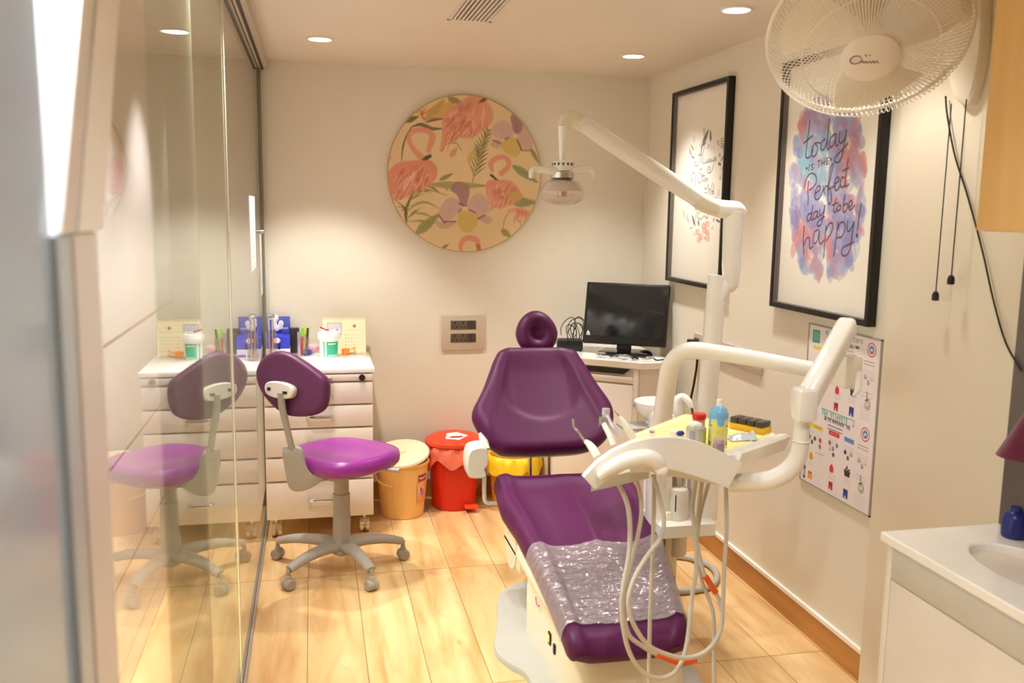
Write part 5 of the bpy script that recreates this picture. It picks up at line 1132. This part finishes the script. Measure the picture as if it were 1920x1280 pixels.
# orange scoop, bags, pens, tube, forceps, tissue boxes
c = zcp(648, 664); r = thing('orange_scoop', 'small orange measuring scoop beside the tub', 'scoop', c)
MB().lathe([(.012, 0), (.017, .004), (.021, .026), (.019, .026), (.014, .006), (.002, .004)], c, n=24).build('bowl', plast('orange_plastic', (244, 150, 34), .4), r); MB().tube([c+np.array([.018, 0, .022]), c+np.array([.034, .004, .026]), c+np.array([.047, .006, .034])], [.005, .006, .009], 8, 4, sec=(1, .5)).build('handle', MATS['orange_plastic'], r)
c = zcp(585, 652); tag(MB().ell(c+np.array([0, 0, .022]), .038, .022, .022, 18, 10, None, lambda p, q: q*(1+.14*math.sin(7*p[0]+5*p[2]))).build('pink_pouch', plast('pink_pouch', (226, 168, 176), .5)), 'pink pouch lying behind the tub', 'pouch')
c = zcp(575, 664); tag(MB().ell(c+np.array([0, -.02, .014]), .026, .016, .014, 16, 8, None, lambda p, q: q*(1+.2*math.sin(6*p[0]+9*p[1]))).build('blue_pouch', plast('blue_pouch', (60, 76, 184), .45)), 'crumpled blue pouch in front of the pink pouch', 'pouch')
c = zcp(570, 657); c = np.array([c[0], 4.44, zc]); r = thing('pen_cup', 'clear pen cup on the cabinet top, left of the tub', 'pen cup', c)
MB().lathe([(.022, 0), (.026, .002), (.028, .085), (.026, .085), (.023, .006), (.002, .005)], c, n=26).build('cup', CLEARP, r)
def pen(name, label, dx, dy, lx, h, col, cap):
    a = c+np.array([dx, dy, .007]); bb = c+np.array([dx+lx, dy+.004, h]); t = thing(name, label, 'pen', a, 'pens in the clear cup')
    MB().cyl(a, a+(bb-a)*.68, .0052, n=12).build('barrel', plast('pen_'+name+str(col[0]), col, .35), t); MB().cyl(a+(bb-a)*.66, bb, .0060, .0052, n=12).build('cap', plast('cap_'+str(cap[0])+str(cap[1]), cap, .35), t)
pen('highlighter_pen', 'red pen with bright green cap in the clear pen cup', -.008, -.010, .004, .135, (214, 62, 82), (120, 206, 60)); pen('highlighter_pen', 'pen with lime yellow cap in the clear pen cup', .006, .008, .004, .14, (220, 214, 120), (206, 224, 70))
pen('ballpoint_pen', 'dark pen leaning right in the clear pen cup', .010, -.008, .012, .132, (110, 104, 100), (60, 54, 50))
c2 = np.array([atY(561, 670, 4.40)[0], 4.40, zc]); tag(MB().lathe([(.007, 0), (.008, .002), (.008, .115), (.0065, .118)], c2, n=16).build('silver_tube', mat('mauve_silver', (176, 150, 160), .25, metal=.5)), 'slim silver tube standing left of the pen cup', 'tube')
c3 = np.array([atY(552, 640, 4.52)[0], 4.53, zc]); tag(MB().box(c3+np.array([-.024, -.02, 0]), c3+np.array([.024, .02, .122]), .003).build('black_holder', mat('dark_holder', (52, 46, 44), .45)), 'small black box standing right of the tissue box', 'box')
bx0, bx1 = atY(497, 650, 4.45)[0]+.006, atY(544, 650, 4.45)[0]
r = thing('lilac_box', 'flat lilac box under the blue tissue box', 'box', ((bx0+bx1)/2, 4.48, zc))
zl = .038; MB().box((bx0, 4.40, zc), (bx1, 4.56, zc+zl), .002).build('carton', plast('lilac_card', (206, 198, 220), .6), r)
MB().box((bx0+.05, 4.398, zc+.004), (bx1-.004, 4.3998, zc+.012)).build('stripe', plast('violet_ink', (90, 80, 170), .6), r)
r = thing('tissue_box', 'blue carton box with white flower picture on the cabinet top', 'box', ((bx0+bx1)/2, 4.48, zc+zl+.0006)); zb = zc+zl+.0006; zb1, ztop = zb+.057, atY(520, 594, 4.52)[2]
MB().box((bx0, 4.405, zb), (bx1, 4.56, zb1), .002).build('carton', plast('deep_blue_card', (44, 56, 190), .5), r)
MB().prism([(bx0, 4.555, zb1), (bx0, 4.558, zb1), (bx0, 4.545, ztop), (bx0, 4.542, ztop)], (bx1-bx0, 0, 0)).build('raised_lid', plast('periwinkle_card', (112, 120, 222), .5), r, smooth=False)
fl = MB(); xm = (bx0+bx1)/2
for k in range(9): a = random.uniform(0, 2*PI); fl.ell((xm-.004+.016*math.cos(a), 4.543, zb1+.05+.026*math.sin(a)), .013, .002, .016, 10, 6)
fl.build('flower_picture', PRINTW, r); fl = MB()
for k in range(6): a = k*PI/3; fl.ell((xm-.006+.010*math.cos(a), 4.404, zb+.040+.007*math.sin(a)), .009, .0012, .007, 10, 6)
fl.build('flower_motif', plast('pale_pink_ink', (240, 216, 226), .6), r)
lt = MB()
for k in range(6): lt.box((bx1-.05+.007*k, 4.541, zb1+.02), (bx1-.0455+.007*k, 4.5425, zb1+.028))
lt.build('lettering', plast('white_ink', (226, 226, 246), .6), r)
c4 = np.array([atY(509, 664, 4.30)[0], 4.31, zc]); r = thing('forceps_jar', 'clear jar holding tall chrome forceps, next to the glass', 'jar', c4)
MB().lathe([(.022, 0), (.024, .002), (.024, .14), (.0225, .14), (.021, .006), (.002, .005)], c4, n=26).build('jar', CLEARP, r)
fz = atY(510, 590, 4.31)[2]
fp = MB()
for sx_ in (-.007, .007): fp.tube([c4+np.array([sx_*.4, 0, .008]), c4+np.array([sx_, 0, .08]), np.array([c4[0]+sx_*1.3, c4[1], fz-.02])], .0042, 8, 4)
fp.build('forceps', CHROME, r); MB().tube([(c4[0]+.014*math.cos(a), c4[1], fz-.008+.010*math.sin(a)) for a in np.linspace(0, 2*PI, 13)[:-1]], .0045, 8, 2, True).build('forceps_ring', STEEL, r)
c5 = np.array([atY(522, 660, 4.33)[0], 4.345, zc]); r = thing('small_brush', 'small white handled brush with black bristles by the forceps jar', 'brush', c5)
MB().cyl(c5, c5+np.array([.003, .005, .045]), .004, n=10).build('handle', PRINTW, r); MB().cyl(c5+np.array([.003, .005, .045]), c5+np.array([.006, .008, .07]), .006, .004, n=10).build('bristles', BLACK, r)

# ================================================================== BINS
def pail(name, label, cx, cy, rb, rt, h, m, parts):
    r = thing(name, label, 'bin', (cx, cy, 0), 'plastic waste bins on the floor')
    MB().lathe([(rb-.004, 0), (rb, .004), (rt, h-.012), (rt+.006, h-.010), (rt+.006, h), (rt-.004, h), (rb-.006, .02), (.01, .012)], (cx, cy, 0), n=44).build('bucket', m, r)
    parts(r); return r
BEI = plast('beige_bin_plastic', (232, 184, 112), .4); BEL = plast('cream_lid_plastic', (246, 226, 186), .4)
def p1(r):
    cx, cy, h = .412, 4.338, .275
    ax = nrm((-.10, -.22, 1)); MB().lathe([(.138, .0), (.141, .004), (.139, .014), (.125, .02), (.09, .023), (.002, .024)], (cx-.006, cy, h+.022), ax, 44).lathe([(.02, .0235), (.028, .026), (.026, .03), (.002, .031)], (cx-.006, cy, h+.022), ax, 24).build('lid', BEL, r)
    MB().tube([(cx-.128, cy-.02, h-.02), (cx-.135, cy-.05, h-.05), (cx-.115, cy-.09, h-.085), (cx-.06, cy-.125, h-.10)], .004, 8, 5).build('handle', BEI, r)
    def stick(u, v):
        a = -1.02+.50*u+.03*math.sin(9*v); z = .075+.145*v; q = .108+(.128-.108)*z/h+.0012; return (cx+q*math.cos(a), cy+q*math.sin(a), z)
    cvk = Canvas(.06, .145, 500, (226, 150, 130)); cvk.rect(0, .11, .06, .145, (150, 60, 60)); cvk.blob((.03, .07), .018, .034, (240, 190, 170)); cvk.blob((.034, .055), .014, .02, (176, 120, 170)); cvk.blob((.03, .085), .012, .014, (226, 170, 60)); cvk.blob((.026, .015), .02, .014, (226, 160, 40)); cvk.stroke([(.01, .128), (.03, .124), (.05, .13)], .006, (230, 220, 200)); cvk.blob((.028, .07), .004, .01, (90, 30, 40))
    A = cvk.U.reshape(-1)/.06; B2 = cvk.V.reshape(-1)/.145; V = np.array([stick(u, v) for u, v in zip(A, B2)]); W_ = cvk.nx+1
    i, jj = np.meshgrid(np.arange(cvk.nx), np.arange(cvk.ny)); a = (jj*W_+i).ravel()
    color_mesh('sticker', V, np.stack([a, a+1, a+W_+1, a+W_], 1).tolist(), cvk.c.reshape(-1, 3), r, PRINTG)
pail('waste_bin', 'beige bin with cream tilted lid beside the drawer cabinet', .412, 4.338, .105, .128, .275, BEI, p1)
REDP = plast('red_bin_plastic', (210, 42, 20), .38)
def liner(cx, cy, r0, h, drop, m, r, seed, n=64):
    rs = random.Random(seed); ph = [rs.uniform(0, 6) for _ in range(5)]
    def wv(a): return .5+.5*math.sin(3*a+ph[0])*math.sin(2*a+ph[1])+.25*math.sin(7*a+ph[2])
    R = []
    for k, (dr, dz) in enumerate(((-.012, -.06), (-.008, -.01), (.0, .006), (.010, .004), (.014, -.3), (.016, -.7), (.015, -1.))):
        ring = []
        for i in range(n):
            a = 2*PI*i/n; z = h+(dz if k < 4 else dz*drop*(.45+.55*max(0, wv(a))))
            q = r0+dr+(.006*math.sin(11*a+k)+.004*math.sin(17*a-2*k) if k > 2 else 0)+(.004 if k > 3 else 0)
            ring.append((cx+q*math.cos(a), cy+q*math.sin(a), z))
        R.append(ring)
    MB().rings(R, False, False).build('bin_liner', m, r, angle=70)
def p2(r):
    cx, cy, h = .682, 4.425, .325
    liner(cx, cy, .128, h-.004, .13, mat('translucent_pink_liner', (240, 120, 96), .35, coat=.3), r, 3)
    MB().lathe([(.142, 0), (.147, .003), (.146, .018), (.125, .032), (.08, .044), (.03, .048), (.002, .048)], (cx, cy, h+.004), n=48).build('lid', plast('red_lid_plastic', (226, 70, 40), .4), r)
    MB().prism([(cx-.055, cy-.085, h+.0425), (cx+.01, cy-.11, h+.041), (cx+.062, cy-.055, h+.047), (cx+.012, cy-.005, h+.0535), (cx-.04, cy-.02, h+.0525)], (0, 0, .0025)).build('lid_sticker', PRINTW, r, smooth=False)
    MB().tube([(cx-.03, cy-.075, h+.0492), (cx-.01, cy-.07, h+.050), (cx+.01, cy-.078, h+.0495), (cx+.03, cy-.066, h+.0505)], .003, 6).build('sticker_print', plast('red_brown_ink', (190, 90, 80), .6), r)
    MB().tube([(cx+.09, cy-.12, h-.07), (cx+.03, cy-.139, h-.095), (cx-.04, cy-.13, h-.085), (cx-.10, cy-.08, h-.05)], .005, 8, 5).build('handle', REDP, r)
    MB().box((cx+.035, cy-.155, .022), (cx+.105, cy-.10, .032), .004).box((cx+.06, cy-.12, .004), (cx+.08, cy-.09, .026)).build('pedal', plast('red_lid_plastic', (226, 70, 40)), r)
    MB().box((cx-.135, cy-.02, h-.01), (cx-.12, cy+.04, h+.03), .004).build('lid_hinge', REDP, r)
pail('waste_bin', 'red pedal bin with white sticker on its lid', .682, 4.425, .112, .128, .325, REDP, p2)
YELB = plast('yellow_bin_plastic', (240, 176, 24), .4)
def p3(r): liner(.985, 4.40, .128, .262, .10, mat('yellow_liner', (250, 214, 40), .4, coat=.2), r, 8)
pail('waste_bin', 'open yellow bin with yellow liner behind the dental chair', .985, 4.40, .104, .124, .258, YELB, p3)

# ================================================================== CORNER DESK + computer
dk = thing('corner_desk', 'white corner cabinet desk with angled drawer front', 'desk', (1.42, 4.3, 0))
DP = [(1.12, 4.186), (1.479, 3.918), (1.60, 3.916), (1.655, 3.945), (1.655, 4.565), (1.12, 4.565)]
MB().prism([(x, y, .772) for x, y in DP], (0, 0, .028)).build('desktop', TOPW, dk, smooth=False)
ins = [(1.135, 4.196), (1.482, 3.937), (1.598, 3.934), (1.64, 3.956), (1.64, 4.56), (1.135, 4.56)]
MB().prism([(x, y, .0) for x, y in ins], (0, 0, .772)).build('carcass', CREAMW, dk, smooth=False)
e = nrm((ins[1][0]-ins[0][0], ins[1][1]-ins[0][1], 0)); nn = np.array([e[1], -e[0], 0]); nn = nn if nn[1] < 0 else -nn; o0 = np.array([ins[0][0], ins[0][1], 0.]); Lf = math.hypot(ins[1][0]-ins[0][0], ins[1][1]-ins[0][1])
def front(u0, u1, z0, z1, th=.016): return MB().obox(o0+e*(u0+u1)/2*Lf+nn*th/2+np.array([0, 0, (z0+z1)/2]), e, nn, (0, 0, 1), (u1-u0)*Lf, th, z1-z0, .002)
front(.02, .93, .70, .7305).build('drawer', WHITE, dk)
front(.02, .93, .02, .692).build('door', WHITE, dk)
s_ = MB(); P = [o0+e*u*Lf+nn*.0165+np.array([0, 0, z]) for u, z in ((.06, .768), (.90, .768), (.83, .742), (.06, .742))]; s_.prism(P, nn*.001); s_.build('grip_slot', BLACK, dk, smooth=False)
front(.93, .99, .0, .772, .012).build('side_stile', CREAMW, dk)
MB().cyl(o0+e*.96*Lf+nn*.012+np.array([0, 0, .60]), o0+e*.96*Lf+nn*.022+np.array([0, 0, .60]), .006).build('stud', STEEL, dk)
# monitor
mn = thing('computer_monitor', 'black flat computer monitor tilted back on the corner desk', 'monitor', (1.5, 4.25, .80))
mY, mT = math.radians(30), math.radians(15)
mx_ = nrm((math.cos(mY), -math.sin(mY), 0)); hn = nrm((-math.sin(mY), -math.cos(mY), 0)); mu = nrm((-hn[0]*math.sin(mT), -hn[1]*math.sin(mT), math.cos(mT))); mnn = np.cross(mx_, mu); mnn = mnn if mnn[1] < 0 else -mnn
mc = (atY(1173, 588, 4.2)); w_, h_ = .412, .305
MB().obox(mc-mnn*.018, mx_, mu, mnn, w_, h_, .036, .006).build('housing', BLACK, mn)
MB().obox(mc+mnn*.001+mu*.012, mx_, mu, mnn, w_-.03, h_-.05, .003, .001).build('screen', SCREEN, mn)
lg = MB(); b0 = mc+mnn*.0032-mx_*(w_/2-.02)-mu*(h_/2-.045)
lg.prism([b0, b0+mx_*.018, b0+mx_*.006+mu*.018], mnn*.0005)
for k in range(5): lg.obox(b0+mx_*(.001+.0042*k)-mu*.005, mx_, mu, mnn, .003, .005, .0006)
lg.build('logo_sticker', PRINTW, mn)
MB().obox(mc-mu*(h_/2+.003)-mnn*.03, mx_, mu, mnn, .07, .05, .025, .004).build('neck', BLACK, mn)
MB().obox(np.array([mc[0], mc[1]+.0, .808]), mx_, hn, (0, 0, 1), .24, .17, .014, .006).build('foot', BLACKG, mn)
ms = atZ(1210, 665, .801); r = thing('computer_mouse', 'black computer mouse in front of the monitor', 'mouse', (ms[0], ms[1], .8006))
MB().ell((ms[0], ms[1], .8008), .027, .042, .026, 22, 12, Matrix.Rotation(.5, 3, 'Z'), lambda p, q: np.array([q[0], q[1], max(q[2], 0.)])).build('shell', BLACKG, r)
MB().tube([(ms[0]-.02, ms[1]+.03, .808), (ms[0]-.05, ms[1]+.07, .805), (ms[0]-.08, ms[1]+.10, .808), (ms[0]-.1, ms[1]+.09, .805)], .002, 6, 5).build('cable', BLACK, r)
r0 = np.array([atY(1068, 650, 4.36)[0], 4.36, .8006]); r = thing('black_router', 'black adapter box with cables left of the monitor', 'router', r0)
MB().obox(r0+np.array([0, 0, .027]), (1, -.25, 0), (.25, 1, 0), (0, 0, 1), .13, .10, .054, .012).build('case', BLACK, r)
for k in range(7):
    a = random.uniform(-.03, .05); cx_ = r0[0]+.02+a; rw_ = random.uniform(.025, .045)
    pts = [np.array([cx_+rw_*math.cos(t)*.9, 4.37+.03*math.sin(2*t+k), .855+rw_*1.0+rw_*math.sin(t)*1.5]) for t in np.linspace(-1.3, 3.6+random.uniform(0, .9), 9)]
    MB().tube(pts, .0021, 6, 4).build('cable', BLACK, r)
cl = thing('desk_cables', 'tangle of grey and black leads under the monitor', 'cables', (1.46, 4.08, .801))
for k in range(6):
    x0 = 1.35+.045*k; pts = [(x0+random.uniform(-.03, .05)*1., 4.10-.03*k+random.uniform(-.02, .03), .8045+.018*random.random()) for _ in range(5)]
    MB().tube(pts, .0035, 6, 4).build('lead', BLACK if k % 2 else GREYP, cl)

# ================================================================== VANITY CORNER (right edge)
va = thing('vanity_cabinet', 'cream vanity cabinet under the white washbasin top', 'vanity', (1.53, 1.5, 0))
VX0, VY1, VZ = 1.362, 1.905, .725
MB().box((VX0+.02, .85, .06), (PX-.002, VY1-.02, VZ-.022)).build('carcass', CREAMW, va)
MB().box((VX0+.008, VY1-.04, .0), (VX0+.03, VY1-.018, VZ-.022), .001).build('side_panel', CREAMW, va)
MB().box((VX0+.006, .85, VZ-.105), (VX0+.0198, VY1-.044, VZ-.024), .001).build('rail', GREYL, va)
MB().box((VX0+.006, .85, .06), (VX0+.0198, VY1-.044, VZ-.108), .002).build('door', CREAMW, va)
vt = thing('washbasin_top', 'white vanity top with inset oval basin', 'washbasin', (1.53, 1.5, VZ-.02))
bcx, bcy = 1.552, 1.625; brx, bry = .095, .165
N_ = 64; inner, outer = [], []
for k in range(N_):
    a = 2*PI*k/N_; inner.append((bcx+brx*math.cos(a), bcy+bry*math.sin(a)))
    x0, x1, y0, y1 = VX0, PX-.001, .85, VY1; dx, dy = math.cos(a), math.sin(a)*1.2
    tx = ((x1-bcx) if dx > 0 else (x0-bcx))/dx if abs(dx) > 1e-6 else 1e9; ty = ((y1-bcy) if dy > 0 else (y0-bcy))/dy if abs(dy) > 1e-6 else 1e9
    t_ = min(tx, ty); outer.append([bcx+dx*t_, bcy+dy*t_])
for cxy_ in ((VX0, .85), (VX0, VY1), (PX-.001, VY1), (PX-.001, .85)):
    i = min(range(N_), key=lambda k: (outer[k][0]-cxy_[0])**2+(outer[k][1]-cxy_[1])**2); outer[i] = list(cxy_)
m_ = MB(); m_.rings([[(*p, VZ-.022) for p in inner], [(*p, VZ-.022) for p in outer], [(*p, VZ-.003) for p in outer], [(bcx+(p[0]-bcx)*.985, bcy+(p[1]-bcy)*.992, VZ) for p in outer], [(bcx+(p[0]-bcx)*1.03, bcy+(p[1]-bcy)*1.03, VZ) for p in inner], [(*p, VZ-.004) for p in inner]], closed=True)
m_.build('counter', TOPW, vt)
R = [[(bcx+(p[0]-bcx)*s_, bcy+(p[1]-bcy)*s_, VZ-.02-dz) for p in inner] for s_, dz in ((1.03, 0), (1.0, .01), (.95, .05), (.8, .09), (.5, .108), (.1, .112))]
MB().rings(R, False, True).build('basin', mat('white_ceramic', (238, 238, 240), .12, coat=.5), vt)
p = atZ(1940, 1003, VZ); tag(MB().lathe([(.024, 0), (.030, .003), (.031, .045), (.024, .06), (.013, .066), (.013, .075)], (min(p[0], 1.665), p[1], VZ+.0006), n=28).build('soap_bottle', plast('navy_bottle', (36, 44, 120), .3)), 'dark blue bottle on the vanity top at the right edge', 'bottle')
tw = thing('hand_towel', 'dark purple hand towel hanging above the vanity', 'towel', (1.66, 1.5, 1.2))
hk = atX(1985, 680, 1.66); A0, B0 = atX(1866, 850, 1.63), atX(2080, 930, 1.63)
MB().cyl((PX-.007, hk[1], hk[2]+.01), (PX-.045, hk[1], hk[2]+.01), .006).build('hook', CHROME, tw)
def tow(u, v):
    w_ = v**.9; q = hk+((A0*(1-u)+B0*u)-hk)*w_; q = np.array(q); q[0] = 1.66-.03*w_-.012*math.sin(u*16)*w_; return q
MB().sheet(tow, 40, 20, (.004, 0, 0)).build('cloth', mat('plum_terry', (104, 28, 62), .95, bump=.4, bscale=300, sheen=.4), tw)
wc = thing('wall_cabinet', 'wood fronted wall cabinet at the upper right', 'wall cabinet', (1.55, 1.3, 1.468))
MB().box((1.405, .85, 1.468), (PX-.001, 1.70, H-.001)).build('carcass', WOODC, wc)
MB().box((1.389, .85, 1.47), (1.4045, 1.70, H-.002), .001).build('door', WOODC, wc)

# ================================================================== WALL FAN
FC = atY(1627, 66, 2.03)
rayd = nrm(FC-CPOS); rt = nrm(np.cross(rayd, (0, 0, 1))); upv = np.cross(rt, rayd)
FA = nrm(-.79*rayd-.60*upv+.12*rt)      # the way the fan blows
fx_ = nrm(np.cross((0, 0, 1), FA)); fy_ = np.cross(FA, fx_)
fn_ = thing('wall_fan', 'white wire-cage wall fan at the upper right', 'fan', (PX, 2.16, 1.80))
RF = .262; FS = .885
def fp(r_, a, h): return FC+FS*(fx_*r_*math.cos(a)+fy_*r_*math.sin(a)+FA*h)
def ringt(r_, h, rad, m=64): return [fp(r_, 2*PI*k/m, h) for k in range(m)]
PW_ = mat('cream_fan_wire', (240, 234, 222), .3)
g = MB()
g.tube(ringt(RF, 0, .004), .0055, 8, 1, True).tube(ringt(.175, .078, 1), .0015, 6, 1, True)
for k in range(120):
    a = 2*PI*k/120; g.tube([fp(RF, a, .002), fp(RF*.985, a+.02, .030), fp(.22, a+.06, .062), fp(.15, a+.10, .082), fp(.068, a+.14, .092)], .0012, 5, 4)
g.tube(ringt(.066, .092, 1), .003, 6, 1, True); g.build('front_guard', PW_, fn_)
g = MB()
for k in range(120):
    a = 2*PI*k/120; g.tube([fp(RF, a, -.002), fp(RF*.99, a-.02, -.035), fp(.22, a-.05, -.070), fp(.13, a-.08, -.085), fp(.075, a-.1, -.088)], .0012, 5, 4)
g.tube(ringt(.16, -.081, 1), .0015, 6, 1, True); g.build('rear_guard', PW_, fn_)
lgd = MB().lathe([(.064, .075), (.067, .080), (.065, .088), (.055, .093), (.002, .094)], FC, FA, 40, fx_).build('badge_disc', mat('fan_badge_white', (240, 232, 222), .35), fn_)
lx = nrm(rt-np.dot(rt, FA)*FA); ly = np.cross(FA, lx); ly = ly if np.dot(ly, upv) > 0 else -ly
def lp_(x, y, h=.0942): return FC+lx*x+ly*y+FA*h
dk_ = mat('badge_ink', (96, 80, 66), .5)
w = MB(); w.tube([lp_(-.034+.013*math.cos(a), .006+.011*math.sin(a)) for a in np.linspace(.6, 6.6, 14)], .0011, 5, 3)
w.tube([lp_(*q) for q in ((-.022, -.004), (-.018, .0), (-.015, -.006), (-.011, -.001), (-.008, -.007), (-.003, -.002), (0, -.008), (.005, -.002), (.007, -.009), (.012, -.004), (.016, -.010))], .0011, 5, 3)
w.tube([lp_(-.014, .018), lp_(-.011, .013)], .0012, 5, 1).tube([lp_(-.006, .015), lp_(-.002, .0155)], .0012, 5, 1).build('badge_script', dk_, lgd)
BL = mat('cream_blade', (232, 224, 206), .35, trans=.0)
for k in range(3):
    a0 = 2*PI*k/3+.5
    def bl(u, v):
        r_ = .045+.185*v; a = a0+(u-.5)*(1.35-.25*v)+.35*v; return fp(r_, a, .03-.05*u+.012*math.sin(PI*v))
    MB().sheet(bl, 10, 12, FA*.0025).build('blade', BL, fn_)
MB().lathe([(.038, -.03), (.040, .03), (.030, .050), (.002, .053)], FC, FA, 28).build('hub', BL, fn_)
MB().lathe([(.012, -.215), (.04, -.205), (.058, -.17), (.060, -.11), (.064, -.080), (.05, -.076), (.02, -.03)], FC, FA, 30).build('motor_housing', PLASTC, fn_)
mt = FC-FA*.15; wb = atX(1806, 30, PX-.03)
MB().tube([mt-np.array([0, 0, .05]), (mt+wb)/2+np.array([0, 0, -.04]), wb+np.array([-.03, 0, .02]), wb], [.03, .032, .04, .04], 14, 6).build('neck_arm', PLASTC, fn_)
bpz = [atX(x, y, PX-.03) for x, y in ((1770, -120), (1768, 0), (1772, 100), (1782, 170), (1798, 194), (1816, 188), (1832, 130), (1840, 50), (1838, -120))]
P = [p for p in spline(bpz, 4, True)]; cc = np.mean(P, 0)
MB().rings([[p+np.array([.029, 0, 0]) for p in P], [p+np.array([.008, 0, 0]) for p in P], [cc+(p-cc)*.93 for p in P]]).build('wall_plate', PLASTC, fn_)
for (q0, q1, q2) in (((1784, 194), (1752, 548), (1750, 563)), ((1812, 186), (1781, 520), (1780, 533))):
    a_, b_, c_ = atX(*q0, PX-.036), atX(*q1, PX-.036), atX(*q2, PX-.036); b_[1] = a_[1]; c_[1] = a_[1]
    cd = MB().cyl(a_, b_, .0016, n=8).build('pull_cord', BLACK, fn_); MB().lathe([(.006, 0), (.0095, .001), (.0095, .016), (.006, .024), (.002, .026)], c_, (0, 0, 1), 16).build('cord_end', BLACK, cd)
MB().tube([atX(x, y, PX-.012) for x, y in ((1773, 180), (1776, 215), (1790, 290), (1815, 370), (1842, 470), (1862, 560), (1885, 640), (1915, 695))], .0025, 8, 6).build('supply_cable', BLACK, fn_)

# ================================================================== LIGHT / RENDER SETTINGS
wd = bpy.data.worlds.new('World'); sc.world = wd; wd.use_nodes = True
wd.node_tree.nodes['Background'].inputs[0].default_value = (.8, .86, 1, 1); wd.node_tree.nodes['Background'].inputs[1].default_value = .0
vs = sc.view_settings; sc.display_settings.display_device = 'sRGB'
vs.view_transform = 'Standard'; vs.look = 'None'; vs.gamma = 1.; vs.use_curve_mapping = False; vs.exposure = .3
cy = sc.cycles
cy.max_bounces = 14; cy.diffuse_bounces = 6; cy.glossy_bounces = 6; cy.transparent_max_bounces = 24; cy.transmission_bounces = 8
cy.use_denoising = True; cy.sample_clamp_indirect = 6.; cy.caustics_reflective = False; cy.caustics_refractive = False
